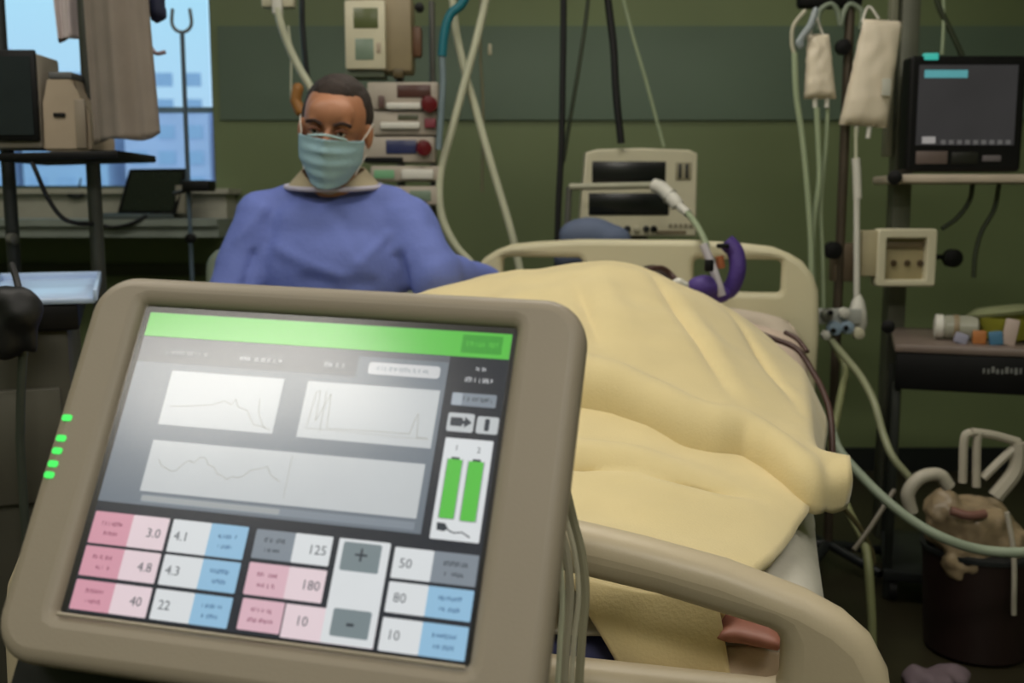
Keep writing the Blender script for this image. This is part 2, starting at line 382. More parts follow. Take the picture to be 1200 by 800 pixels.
# ---------------------------------------------------------------- patient in bed
skinm = M('skin_tan', (170, 118, 88), .5, var=.06, scale=20)
pat = T('person', 'patient lying in the bed under the yellow blanket, dark hair and toes showing', 'person', B(0, 1.0, .63))
def bl_(s, t, z): return B(s, t, z)
SPN = T
foot = (.362, .105)
blobs('body', M('patient_skin', (160, 104, 86), .5, var=.06, scale=20), pat, [
    ('e', bl_(0, 1.05, .74), (.17, .16, .10), BR.to_4x4()), ('e', bl_(0, 1.28, .77), (.16, .17, .13), BR.to_4x4()), ('e', bl_(.02, 1.48, .79), (.18, .15, .11), BR.to_4x4()),
    ('c', bl_(.03, 1.56, .82), bl_(.05, 1.68, .85), .06, .055), ('e', bl_(.06, 1.74, .848), (.075, .095, .085), BR.to_4x4()), ('e', bl_(.06, 1.71, .885), (.045, .05, .05), BR.to_4x4()),
    ('e', bl_(.06, 1.73, .930), (.012, .018, .012), BR.to_4x4()),
    ('c', bl_(-.18, 1.5, .79), bl_(-.27, 1.2, .75), .048, .04), ('c', bl_(-.27, 1.2, .75), bl_(-.25, .98, .72), .038, .028),
    ('c', bl_(.2, 1.5, .79), bl_(.27, 1.25, .74), .048, .04), ('c', bl_(.27, 1.25, .74), bl_(.27, 1.02, .70), .036, .028),
    ('e', bl_(.27, .96, .70), (.035, .05, .018), BR.to_4x4()), ('e', bl_(-.25, .91, .715), (.035, .05, .018), BR.to_4x4()),
    ('c', bl_(-.09, 1.0, .73), bl_(-.14, .62, .71), .085, .055), ('c', bl_(-.14, .62, .69), bl_(-.16, .22, .655), .045, .026), ('c', bl_(-.16, .2, .652), bl_(-.15, .14, .655), .024, .022),
    ('c', bl_(.09, 1.0, .73), bl_(.17, .66, .70), .085, .05), ('c', bl_(.17, .66, .69), bl_(.29, .26, .652), .045, .026), ('c', bl_(.29, .26, .650), bl_(.350, .13, .642), .026, .023)]
    + [('c', bl_(.334+.012*k, .115, .645), bl_(.339+.013*k, .055-.004*abs(k-1), .652), .0115, .0095) for k in range(5)]
    + [('c', bl_(.25+.014*k, .92, .70), bl_(.25+.015*k, .86, .70), .009, .007) for k in range(4)] + [('c', bl_(.24, .97, .70), bl_(.215, .93, .70), .01, .008)]
    + [('c', bl_(-.28+.014*k, .88, .715), bl_(-.28+.015*k, .82, .715), .009, .007) for k in range(4)] + [('c', bl_(-.22, .92, .715), bl_(-.195, .88, .715), .01, .008)], voxel=.008, smooth=4)
hairm = M('hair_dark', (46, 34, 28), .7, var=.3, scale=60, bump=.5, bscale=300)
blobs('hair', hairm, pat, [('e', bl_(.06, 1.765, .850), (.086, .09, .085), BR.to_4x4()), ('e', bl_(.06, 1.75, .885), (.08, .07, .06), BR.to_4x4())], voxel=.008, smooth=5, disp=lambda c: .003*nz(c, 60))
for s in (.035, .085): lathe('eyelid', MC['patient_skin'], pat, [(.002, 0), (.011, .001), (.012, .004), (.006, .009), (.001, .01)], bl_(s, 1.75, .924), (0, 0, 1), 12)
blobs('hospital_gown', M('gown_offwhite', (178, 165, 148), .8, bump=.2, bscale=60), pat, [('e', bl_(.02, 1.46, .785), (.235, .17, .125), BR.to_4x4()), ('e', bl_(0, 1.25, .76), (.2, .19, .135), BR.to_4x4()), ('c', bl_(.19, 1.5, .79), bl_(.275, 1.3, .75), .066, .055), ('c', bl_(-.19, 1.5, .79), bl_(-.27, 1.3, .75), .066, .055)], voxel=.012, smooth=5, disp=lambda c: .006*nz(c, 12))
# pillow, raised at the head
pm_ = M('pillow_pinkish_white', (204, 190, 172), .85, var=.05, bump=.12, bscale=50)
bm = bmesh.new()
def pil(c, su, sv, h, rot):
    def f(u, v, sg):
        a, b = 2*u-1, 2*v-1
        e = (max(0, 1-abs(a)**3.2)*max(0, 1-abs(b)**3.2))**.5
        return Vector(c)+rot@Vector((a*su*(1-.08*b*b), b*sv*(1-.08*a*a), sg*h*e+.006*NZ.noise(Vector((a*3, b*3, sg)))))
    gridmesh(bm, lambda u, v: f(u, v, 1), 24, 20); gridmesh(bm, lambda u, v: f(u, v, -1), 24, 20)
rotp = BR @ Matrix.Rotation(math.radians(16), 3, 'X')
pil(B(.03, 1.70, .725), .43, .24, .08, rotp); bmesh.ops.remove_doubles(bm, verts=bm.verts, dist=.001)
top(mk('pillow', bm, pm_, None, sharp=False), 'large off-white pillow under the patient in front of the headboard', 'pillow')
bm = bmesh.new()
pil(B(.305, 1.50, .725), .165, .21, .065, BR @ Matrix.Rotation(math.radians(14), 3, 'X') @ Matrix.Rotation(math.radians(10), 3, 'Y')); bmesh.ops.remove_doubles(bm, verts=bm.verts, dist=.001)
top(mk('cushion', bm, M('cushion_pink_white', (200, 180, 163), .85, bump=.12, bscale=50), None, sharp=False), 'small pinkish white cushion beside patient at right bed edge, under the brown cable', 'cushion')
# foot-end cloth under the toes (white wrap with a red spot)
def wrap(u, v):
    s = .315+.095*u; t = .030+.05*v
    return B(s, t, .57+.056*v+.006*NZ.noise(Vector((s*30, t*30, 0))))
bm = bmesh.new(); gridmesh(bm, wrap, 20, 20)
wr = mk('foot_wrap', bm, M('wrap_cloth', (205, 186, 160), .85, bump=.2, bscale=60), None, sharp=False); md = wr.modifiers.new('s', 'SOLIDIFY'); md.thickness = .008
top(wr, 'crumpled cream cloth with a red spot under the patient toes behind the footboard', 'cloth')
p = at(855, 779, 1.02); 
lathe('red_spot', M('spot_red', (170, 40, 40), .7), wr, [(.001, 0), (.006, .001), (.005, .003), (.001, .004)], B(.352, .058, .606), (0, 0, 1), 10)
co = blobs('ankle_cloth', M('cloth_violetblue', (104, 108, 168), .8), None, [('c', B(.335, .115, .682), B(.372, .11, .678), .012, .012), ('c', B(.37, .12, .676), B(.385, .14, .668), .012, .012)], .005, 3); top(co, 'small violet-blue cloth edge lying over the patient toes', 'cloth')
# purple tube holder
pur = M('purple_foam', (74, 52, 128), .6, bump=.2); Yp = 2.62
th = T('tube_holder', 'purple padded breathing tube holder with pale connector standing up at patient head', 'medical device', at(840, 350, Yp))
bm = bmesh.new(); tb(bm, [at(851, 283, Yp), at(862, 296, Yp-.01), at(864, 318, Yp-.02), at(856, 338, Yp-.01), at(846, 342, Yp)], .022, 12); mk('padded_strap', bm, pur, th)
blobs('foam_pad', pur, th, [('e', at(825, 336, Yp-.06), (.045, .03, .03)), ('e', at(843, 345, Yp-.04), (.03, .03, .022)), ('e', at(812, 343, Yp-.04), (.03, .03, .02))], .006, 4)
tube('connector', M('connector_pale', (190, 185, 190), .35), th, [at(824, 286, Yp-.04), at(832, 305, Yp-.05), at(841, 330, Yp-.07), at(846, 346, Yp-.07)], .011)
tube('cuff', M('cuff_orange', (170, 100, 60), .5), th, [at(843, 300, Yp-.03), at(845, 314, Yp-.03)], .011)
box('clip', black, th, at(831, 311, Yp-.09), (.022, .015, .03))
box('clip', black, th, at(847, 288, Yp-.03), (.03, .02, .012))
# dark cable across the sheet
cbm = M('brown_cable', (74, 50, 44), .5)
tube_pts = [at(752, 318, 2.45), at(775, 314, 2.5), at(790, 325, 2.5), at(802, 340, 2.42), at(828, 358, 2.40), at(868, 382, 2.34), at(905, 396, 2.3), at(935, 410, 2.26), at(955, 440, 2.2), at(966, 462, 2.12), at(974, 492, 2.04), at(976, 560, 1.9)]
o = tube('lead_cable', cbm, None, tube_pts, .0065); top(o, 'brown electrode cable running along top edge of the yellow blanket', 'cable')
o = tube('lead_cable', cbm, None, [at(920, 389, 2.3), at(935, 398, 2.27), at(946, 412, 2.23)], .0055); top(o, 'short brown cable end crossing the pinkish white cushion', 'cable')
blobs_ = blobs('cable_clamp', white, None, [('e', at(795, 331, 2.44), (.016, .012, .012)), ('e', at(803, 334, 2.44), (.010, .010, .01))], .004, 3); top(blobs_, 'small white cable clamp at blanket top edge left of the purple holder', 'clamp')
# ---------------------------------------------------------------- seated visitor
man = T('person', 'man with short dark hair in blue gown and pale blue face mask, seated beside bed', 'person', (-.46, 2.6, 0))
HX, HY = -.425, 2.47
HR = Matrix.Rotation(math.radians(7), 4, 'Y') @ Matrix.Rotation(math.radians(10), 4, 'X')
HC = Vector((HX, HY+.03, 1.285))
def hp(x, y, z): return HC + HR.to_3x3() @ Vector((x, y, z))
def hand(c, d, side, up):     # palm + five fingers
    c = Vector(c); d = Vector(d).normalized(); up = Vector(up).normalized(); s = d.cross(up).normalized()
    it = [('c', c-d*.03, c+d*.03, .028, .03), ('c', c-d*.03+s*.015, c+d*.03+s*.018, .02, .02), ('c', c-d*.03-s*.015, c+d*.03-s*.018, .02, .02)]
    for k, L in enumerate((.062, .072, .066, .05)):
        a = c+d*.045+s*(.027-.018*k); b = a+d*L*.55-up*.006; e = b+d*L*.4-up*.02
        it += [('c', a, b, .010, .009), ('c', b, e, .009, .0075)]
    a = c-d*.01+s*side*.03; b = a+(d*.5+s*side*.8).normalized()*.035; e = b+(d*.8+s*side*.3).normalized()*.028
    it += [('c', a, b, .013, .011), ('c', b, e, .011, .009)]
    return it
body = [('e', (-.45, 2.62, .60), (.18, .15, .13)), ('e', (-.45, 2.60, .78), (.165, .12, .16)), ('e', (-.445, 2.58, .98), (.185, .115, .17)),
        ('c', (-.62, 2.57, 1.06), (-.665, 2.50, .84), .052, .042), ('c', (-.665, 2.50, .84), (-.60, 2.30, .70), .04, .028),
        ('c', (-.27, 2.57, 1.06), (-.185, 2.53, .945), .052, .044), ('c', (-.185, 2.53, .945), (-.035, 2.70, .90), .04, .028),
        ('c', (-.52, 2.58, .58), (-.66, 2.18, .56), .085, .06), ('c', (-.40, 2.58, .58), (-.50, 2.18, .56), .085, .06),
        ('c', (-.66, 2.18, .54), (-.68, 2.22, .1), .055, .035), ('c', (-.50, 2.18, .54), (-.50, 2.22, .1), .055, .035),
        ('c', (-.68, 2.24, .07), (-.69, 2.08, .05), .035, .03), ('c', (-.50, 2.24, .07), (-.50, 2.08, .05), .035, .03),
        ('c', (-.44, 2.575, 1.08), hp(0, .03, -.06), .062, .058),
        ('e', hp(0, .02, .03), (.077, .098, .088), HR), ('e', hp(0, -.02, -.045), (.062, .072, .07), HR), ('e', hp(0, -.045, -.095), (.033, .03, .028), HR),
        ('e', hp(0, -.062, .04), (.055, .03, .04), HR), ('e', hp(.03, -.075, .018), (.024, .014, .01), HR), ('e', hp(-.03, -.075, .018), (.024, .014, .01), HR),
        ('c', hp(0, -.085, .0), hp(0, -.098, -.035), .010, .013), ('e', hp(-.012, -.088, -.038), (.009, .011, .009), HR), ('e', hp(.012, -.088, -.038), (.009, .011, .009), HR),
        
        ('e', hp(.082, .015, -.012), (.010, .018, .031), HR), ('e', hp(-.082, .015, -.012), (.010, .018, .031), HR)]
body += hand((-.59, 2.255, .685), (.25, -1, -.1), 1, (0, 0, 1)) + hand((-.0, 2.745, .90), (.6, .75, 0), -1, (0, 0, 1))
blobs('body', skinm, man, body, voxel=.007, smooth=3)
blobs('hair', hairm, man, [('e', hp(0, .038, .044), (.082, .088, .084), HR), ('e', hp(0, .005, .082), (.056, .062, .044), HR), ('e', hp(.054, .034, .03), (.032, .05, .05), HR), ('e', hp(-.054, .034, .03), (.032, .05, .05), HR)], .006, 3, disp=lambda c: .002*nz(c, 90))
eyem = M('eye_white', (190, 180, 168), .3); iris = M('iris_dark', (28, 18, 14), .2); browm = M('brow_hair', (48, 28, 20), .8)
for s in (-1, 1):
    e = lathe('eye', eyem, man, [(.001, 0), (.008, .002), (.0105, .005), (.008, .009), (.001, .011)], hp(s*.031, -.079, .001), HR.to_3x3() @ Vector((0, -1, 0)), 14)
    lathe('iris', iris, e, [(.001, 0), (.0055, .0005), (.0045, .002), (.001, .0025)], hp(s*.031, -.0895, .001), HR.to_3x3() @ Vector((0, -1, 0)), 12)
    tube('eyelid', M('eyelid_skin', (120, 74, 54), .5), man, [hp(s*.019, -.089, .003), hp(s*.031, -.093, .0085), hp(s*.044, -.087, .003)], .0035)
    tube('eyebrow', browm, man, [hp(s*.014, -.092, .017), hp(s*.032, -.095, .025), hp(s*.052, -.08, .019)], .0045)
maskm = M('mask_blue', (150, 184, 196), .75, var=.04, bump=.12, bscale=120)
def mk_mask(u, v):
    a = 2*u-1; th_ = a*1.25; z = .0-.118*v
    bul = math.sin(math.pi*min(1, max(0, v*.9+.12)))
    pl = .0022*math.cos(v*math.pi*8)*(1-abs(a)**4)
    rx = .083-.012*v*v; ry = .100+.020*bul*(1-abs(a))+pl
    if v < .3: ry += .016*math.exp(-(a/.18)**2)*(1-v/.5)
    narrow = 1-.30*max(0, v-.55)/.45
    return hp(math.sin(th_)*rx*narrow, -math.cos(th_)*(ry)+.0*v+.004-.004, z-.012+.018*v*abs(a)**1.5-.004+.004*(1-abs(a)))
bm = bmesh.new(); gridmesh(bm, mk_mask, 40, 40)
o = mk('face_mask', bm, maskm, man, sharp=False); md = o.modifiers.new('s', 'SOLIDIFY'); md.thickness = .003; md.offset = 1
for s in (-1, 1):
    tube('ear_loop', white, o, [hp(s*.072, -.030, -.018), hp(s*.083, .0, .005), hp(s*.088, .022, .02), hp(s*.09, .034, -.01), hp(s*.08, .012, -.05), hp(s*.062, -.03, -.10)], .0015)
tube('nose_strip', M('mask_edge', (165, 195, 200), .6), o, [hp(-.045, -.088, -.012), hp(-.02, -.106, -.006), hp(0, -.114, -.003), hp(.02, -.106, -.006), hp(.045, -.088, -.012)], .003)
gownm = M('gown_blue', (102, 118, 190), .75, var=.06, scale=9, bump=.12, bscale=90)
def gd(c):
    v = .007*nz((c.x*2, c.y*2, c.z*.8), 7)+.003*nz(c, 22)
    for x0, z0, x1, z1, wd, a in ((-.62, .99, -.655, .84, .010, -.012), (-.27, .98, -.245, .86, .010, -.014), (-.56, 1.0, -.40, .93, .014, .007), (-.50, .93, -.33, .92, .012, -.006), (-.66, 1.02, -.60, 1.09, .012, .006), (-.41, 1.08, -.36, .98, .012, -.006), (-.36, .97, -.30, 1.03, .012, .006)):
        p = Vector((c.x, c.z)); A_ = Vector((x0, z0)); D = Vector((x1, z1))-A_; k = max(0, min(1, (p-A_).dot(D)/D.length_squared)); d = (p-(A_+D*k)).length
        if c.y < 2.6: v += a*math.exp(-(d/wd)**2)
    return v
gown = blobs('surgical_gown', gownm, man, [
    ('e', (-.45, 2.60, .60), (.22, .20, .16)), ('e', (-.45, 2.58, .78), (.20, .155, .2)), ('e', (-.445, 2.56, .94), (.205, .145, .17)), ('e', (-.445, 2.565, 1.045), (.19, .115, .095)), ('c', (-.56, 2.565, 1.098), (-.33, 2.565, 1.10), .058, .058),
    ('c', (-.60, 2.57, 1.078), (-.29, 2.57, 1.083), .068, .068),
    ('c', (-.615, 2.56, 1.066), (-.685, 2.49, .84), .078, .082), ('c', (-.685, 2.49, .84), (-.61, 2.31, .71), .075, .055),
    ('c', (-.27, 2.56, 1.062), (-.195, 2.50, .935), .078, .078), ('c', (-.195, 2.50, .935), (-.14, 2.57, .93), .066, .055), ('c', (-.14, 2.57, .93), (-.06, 2.67, .905), .05, .04),
    ('c', (-.52, 2.56, .58), (-.65, 2.2, .56), .115, .10), ('c', (-.42, 2.56, .58), (-.52, 2.2, .56), .11, .09)], .011, 6, disp=gd)
def ringpts(cx, cy, cz, rx, ry, dz, n=24): return [Vector((cx+rx*math.cos(2*math.pi*k/n), cy+ry*math.sin(2*math.pi*k/n), cz+dz*math.sin(2*math.pi*k/n))) for k in range(n+1)]
tube('neckline_trim', M('trim_lilac_white', (190, 186, 205), .7), gown, ringpts(-.44, 2.56, 1.150, .118, .088, .010), .006, 8)
shm = M('undershirt_cream', (168, 156, 128), .8, bump=.1)
bm = bmesh.new()
def collar(u, v):
    a = 2*math.pi*u; rx = .116-.038*v; ry = .088-.018*v
    return Vector((-.44+rx*math.cos(a), 2.558+ry*math.sin(a), 1.150+.042*v+.012*math.sin(a)-(.048*v*math.exp(-((a-4.71)/.75)**2))))
gridmesh(bm, collar, 48, 10); o = mk('undershirt_collar', bm, shm, man, sharp=False); md = o.modifiers.new('s', 'SOLIDIFY'); md.thickness = .004
trm = M('trouser_navy', (38, 44, 66), .8)
for x0, x1 in ((-.66, -.68), (-.50, -.50)):
    tube('trouser_leg', trm, man, [(x0, 2.18, .50), (x0, 2.19, .3), (x1, 2.22, .12)], .07, 14)
    blobs('shoe', black, man, [('c', (x1, 2.24, .05), (x1, 2.07, .04), .045, .038), ('e', (x1, 2.24, .075), (.042, .05, .04))], .008, 3)
chm = M('chair_pale_green', (150, 162, 145), .5)
ch = T('chair', 'pale grey-green padded chair behind the man in blue, back edge showing left of his arm', 'chair', (-.50, 2.72, 0))
box('seat', chm, ch, (-.48, 2.66, .40), (.50, .46, .07), bev=.02)
plate('backrest', chm, ch, [rrect(-.39, .46, .29, .985, .07)], .045, .018, frame((-.50, 2.93, 0), (1, 0, 0), (0, .06, 1), (0, -1, .06)))
for x in (-.69, -.27):
    for y in (2.48, 2.88): cyl('leg', grey, ch, (x, y, 0), (x, y, .38), .013)
    box('armrest', chm, ch, (x-.06 if x < -.5 else x-.01, 2.72, .60), (.04, .34, .03), bev=.01)
    cyl('armrest_post', grey, ch, (x-.06 if x < -.5 else x-.01, 2.62, .36), (x-.06 if x < -.5 else x-.01, 2.62, .59), .012)
# ---------------------------------------------------------------- ventilator with touch screen in the foreground
SO = Vector((-.16142, .73026, .91002)); SU = Vector((.97604, -.21498, -.03371)); SV = Vector((-.13373, -.47035, -.87229))
SU.normalize(); SN = SU.cross(SV).normalized(); SV = SN.cross(SU).normalized()
if SN.y > 0: SN = -SN                      # points out of the glass, towards the user
def S(u, v, d=0): return SO + SU*(u/1000) + SV*(v/1000) + SN*(d/1000)
SF = frame(SO, SU, SV*-1, SN)
vent = T('ventilator', 'ventilator with large tilted beige touch screen console, nearest thing in the photo', 'medical device', (-.16, .74, 0))
houm = M('housing_taupe', (149, 139, 122), .5, var=.03, scale=5, bump=.04, bscale=500)
def flat(name, mat, parent, u0, v0, u1, v1, d, r=0, th=.4, label=None):
    pts = rrect(u0, -v1, u1, -v0, r, 3) if r else [(u0, -v1), (u1, -v1), (u1, -v0), (u0, -v0)]
    bm = bmesh.new(); lo = [bm.verts.new(S(x, -y, d)) for x, y in pts]; hi = [bm.verts.new(S(x, -y, d+th)) for x, y in pts]
    n = len(pts); bm.faces.new(hi); bm.faces.new(lo[::-1])
    for i in range(n): bm.faces.new((lo[i], lo[(i+1) % n], hi[(i+1) % n], hi[i]))
    return mk(name, bm, mat, parent, label, smooth=False)
# housing front frame with opening, back shell
out = rrect(-.2005, -.158, .2045, .147, .034, 8); inn = rrect(-.154, -.1205, .152, .1222, .003, 2)
plate('front_bezel', houm, vent, [out, inn], .030, .011, frame(SO-SN*.011, SU, SV*-1, SN))
plate('back_shell', M('shell_dark_taupe', (96, 90, 80), .5), vent, [rrect(-.185, -.142, .19, .132, .03, 6)], .05, .015, frame(SO-SN*.048, SU, SV*-1, SN))
bm = bmesh.new()
lipm = M('lip_light', (168, 158, 140), .45)
tube('lower_lip', lipm, vent, [S(-152, 121.5, 2.5), S(151, 121.5, 2.5)], .0014, 8, smooth=False)
bk = M('screen_surround', (20, 20, 18), .35)
flat('screen_surround', bk, vent, -155, -123, 153, 121, -5, th=1)
def E_(nm, rgb, k=.82, rough=.22):
    m = M(nm, rgb, rough, var=.012, scale=30, emit=k); b = m.node_tree.nodes['Principled BSDF']; return m
e_bg = E_('px_slate', (118, 128, 138)); e_dk = E_('px_dark', (44, 48, 56)); e_wh = E_('px_white', (205, 210, 212)); e_gr = E_('px_green', (98, 205, 78))
e_pk = E_('px_pink', (220, 160, 176), .9); e_lp = E_('px_lightpink', (236, 216, 222), .9); e_bl = E_('px_blue', (152, 196, 226), .9); e_lw = E_('px_palewhite', (226, 230, 232), .9)
e_gy = E_('px_grey', (140, 150, 160)); e_tx = E_('px_text', (60, 66, 74)); e_bt = E_('px_button', (132, 146, 150)); e_tw = E_('px_textwhite', (214, 216, 218)); e_ln = E_('px_line', (168, 174, 176))
e_td = E_('px_textblue', (70, 108, 150)); e_tp = E_('px_textpink', (150, 84, 108)); e_bg2 = E_('px_green_dark', (72, 170, 62)); e_tab = E_('px_tab', (94, 100, 108)); e_btn_hi = E_('px_btn_light', (176, 186, 196))
scr = flat('screen', e_dk, vent, -149, -117.5, 149.5, 118.5, -4, th=1)
D = -2.9
flat('header_bar', e_gr, scr, -148.6, -117, 149.2, -97, D)
flat('header_tag', e_bg2, scr, 112, -114.5, 143, -100, D+.5, 1)
flat('tab_bar', e_tab, scr, -148.6, -96.5, 104.5, -75, D)
flat('graph_area', e_bg, scr, -148.6, -75, 104.5, 37, D)
flat('active_tab', e_bg, scr, 34, -91.5, 104.5, -75, D+.3)
flat('active_tab_label', e_tw, scr, 43, -87.5, 99, -78, D+.7, 2.5)
flat('graph_panel', e_wh, scr, -116, -69.2, -22, -25.5, D+.5)
flat('graph_panel', e_wh, scr, -2.5, -69, 101.4, -24.8, D+.5)
flat('graph_panel', e_wh, scr, -116.4, -12.9, 99.5, 26.6, D+.5)
flat('scroll_bar', e_gy, scr, -114, 29.2, 99, 34.6, D+.4); flat('scroll_thumb', e_ln, scr, -113.5, 29.8, -3, 34, D+.8, 1)
flat('side_panel', e_dk, scr, 106.5, -96.5, 149.5, 41, D)
e_num = E_('px_number', (92, 96, 102))
def scrib(parent, mat, u0, v, wd, h, seed):
    rnd = random.Random(seed); u = u0; bm = bmesh.new()
    while u < u0+wd:
        w_ = rnd.uniform(.7, 1.5); hh = h*rnd.uniform(.6, 1)
        if rnd.random() < .8:
            v0, v1 = v-hh/2, v+hh/2
            q = [bm.verts.new(S(a, b, D+1.3)) for a, b in ((u, v0), (u+w_*.55, v0), (u+w_*.55, v1), (u, v1))]; bm.faces.new(q)
            if rnd.random() < .6:
                vv = v+rnd.choice((-.4, 0, .4))*h
                q = [bm.verts.new(S(a, b, D+1.31)) for a, b in ((u, vv-.35), (u+w_*1.1, vv-.35), (u+w_*1.1, vv+.35), (u, vv+.35))]; bm.faces.new(q)
        u += w_*1.25
    return mk('caption', bm, mat, parent, smooth=False)
for i, (u, v, w_, h, m) in enumerate([(-125, -84, 36, 3.2, e_ln), (-62, -83, 34, 3.6, e_tw), (8, -83, 15, 4, e_tw), (50, -82.8, 40, 3.4, e_gy), (126, -87.5, 8, 3.4, e_tw), (119, -79, 20, 4, e_tw), (116, -107, 24, 4, e_gr)]): scrib(scr, m, u, v, w_, h, i)
def wave(pts, r=.28, mat=None):
    bm = bmesh.new()
    for (a, b), (c, d) in zip(pts, pts[1:]):
        dx, dy = c-a, d-b; L = math.hypot(dx, dy) or 1; nx, ny = -dy/L*r, dx/L*r
        q = [bm.verts.new(S(x, y, D+1.2)) for x, y in ((a-nx, b-ny), (c-nx, d-ny), (c+nx, d+ny), (a+nx, b+ny))]; bm.faces.new(q)
    mk('waveform', bm, mat or M('px_wave', (166, 166, 158), .3, emit=.9), scr, smooth=False)
wave([(-110, -40), (-90, -42), (-75, -44), (-66, -48), (-60, -45), (-57, -50), (-54, -44), (-46, -42), (-42, -36), (-38, -31), (-28, -30)])
wave([(-38, -52), (-36, -40), (-30, -30), (-24, -28)])
wave([(4, -34), (6, -60), (9, -62), (10, -38), (18, -60), (20, -33), (60, -34), (84, -34), (86, -44), (88, -50), (90, -32), (98, -32)])
wave([(14, -62), (15, -30)]); wave([(2, -32), (99, -31)], .2)
rnd = random.Random(3); wave([(-108+4.2*k, 3+6*math.sin(k*.55)+rnd.uniform(-2.5, 2.5)+k*.18) for k in range(25)]); wave([(-2, -10), (-2, 22)], .2)
# side panel
flat('mode_button', e_gy, scr, 111, -68.6, 144.5, -58.8, D+.5, 1); flat('button_light', e_btn_hi, scr, 111.5, -68.2, 119, -59.2, D+.7, 1); scrib(scr, e_tx, 120, -64, 21, 3.5, 21)
flat('power_tile', e_wh, scr, 110.6, -53, 130.4, -39, D+.5, 1.5); flat('power_tile', e_wh, scr, 132.6, -51.8, 148.6, -39, D+.5, 1.5)
flat('battery_symbol', e_tx, scr, 113, -49.5, 122, -43, D+1, .8); flat('battery_symbol', e_tx, scr, 138.6, -50, 142.2, -41, D+1, .8)
def poly(name, mat, pts, d=D+1.2, parent=None):
    bm = bmesh.new(); bm.faces.new([bm.verts.new(S(a, b, d)) for a, b in pts]); return mk(name, bm, mat, parent or scr, smooth=False)
poly('arrow', e_tx, [(119, -47.6), (123.5, -47.6), (123.5, -50.5), (129, -46.2), (123.5, -42), (123.5, -44.8), (119, -44.8)])
flat('battery_panel', e_lw, scr, 111.4, -34, 146.9, 39.2, D+.5, .8)
flat('battery_level', e_gr, scr, 115.8, -18.5, 126.3, 24.2, D+1, 1); flat('battery_level', e_gr, scr, 131.3, -18.0, 142.2, 24.8, D+1, 1)
flat('battery_cap', e_tx, scr, 118, -20, 124, -18.3, D+1); flat('battery_cap', e_tx, scr, 133.8, -19.6, 139.8, -17.9, D+1)
wave([(115.4, -19), (115.4, 24.5), (126.7, 24.5), (126.7, -19)], .25, e_tx); wave([(130.9, -18.4), (130.9, 25.1), (142.6, 25.1), (142.6, -18.4)], .25, e_tx)
poly('plug', e_tx, [(115, 27.5), (121, 27.8), (123.5, 31), (121, 33.5), (115.5, 33)]); wave([(122, 31.5), (128, 34), (134, 33), (140, 36)], .5, e_tx)
def txt(s, u, v, size, mat, name='reading', wx=1.0):
    me = textmesh(s, size/1000); me.transform(frame(S(u, v, D+1.9), SU*wx, SV*-1, SN)); link(name, me, mat, scr, smooth=False)
txt('1', 121, -26.5, 6, e_tx); txt('2', 137.5, -26, 6, e_tx)
# tiles
def tile(u0, v0, u1, v1, split, cl, cr_, num, side, seed):
    flat('value_tile', cl, scr, u0, v0, split, v1, D+.5, .8); flat('value_tile', cr_, scr, split, v0, u1, v1, D+.5, .8)
    lab = (u0, split) if side == 'r' else (split, u1); val = (split, u1) if side == 'r' else (u0, split)
    tm = e_td if (cl is e_bl or cr_ is e_bl) else (e_tp if cl is e_pk or cl is e_lpk else e_tx)
    lw = (lab[1]-lab[0])
    scrib(scr, tm, lab[0]+lw*.25, (v0+v1)/2-3.2, lw*.5, 3.2, seed); scrib(scr, tm, lab[0]+lw*.3, (v0+v1)/2+4.0, lw*.42, 3.0, seed+50)
    x = val[1]-9.5 if side == 'r' else val[0]+9.5
    txt(num, x, (v0+v1)/2+.5, 9.5, e_num)
e_lpk = E_('px_midpink', (226, 186, 198), .9)
R3 = [(45, 68.6), (70.8, 92.4), (95.4, 116.6)]
for (v0, v1), n in zip(R3, ('3.0', '4.8', '40')): tile(-147.2, v0, -86.4, v1, -115.5, e_pk, e_lp, n, 'r', int(v0))
for (v0, v1), n in zip(R3, ('4.1', '4.3', '22')): tile(-83, v0, -23.4, v1, -52.5, e_lw, e_bl, n, 'l', int(v0)+5)
tile(-16.9, 45.5, 41.6, 66.3, 13.4, e_gy, e_lw, '125', 'r', 71); tile(-16.7, 69.3, 41.8, 91.8, 13.8, e_lpk, e_lp, '180', 'r', 81)
flat('adjust_panel', e_lp, scr, 17, 94.6, 84.5, 117.4, D+.45); flat('adjust_panel', e_lw, scr, 46.5, 45.6, 84.5, 117.2, D+.5, 1)
flat('value_tile', e_lpk, scr, -15.8, 94.4, 15.8, 115.8, D+.5, .8); scrib(scr, e_tp, -8, 101.5, 15, 3, 91); scrib(scr, e_tp, -9, 108.5, 18, 3, 92); txt('10', 31, 105.5, 9.5, e_num)
for a, b, c, d in ((50.5, 47.8, 78.6, 67.6), (52.3, 93.6, 79.8, 112)):
    flat('adjust_button', e_bt, scr, a, b, c, d, D+.9, 1.5, th=.8); wave([(a+.6, d-.3), (c-.3, d-.3), (c-.3, b+.6)], .5, e_gy)
txt('+', 64.8, 57.2, 19, e_tx, 'plus_sign'); txt('-', 66, 102, 22, e_tx, 'minus_sign')
for (v0, v1), n, cl in zip([(47.6, 68.9), (71.4, 92.1), (95.6, 117.6)], ('50', '80', '10'), (e_gy, e_bl, e_bl)): tile(88.2, v0, 148.6, v1, 116.6, e_lw, cl, n, 'l', int(v0)+9)
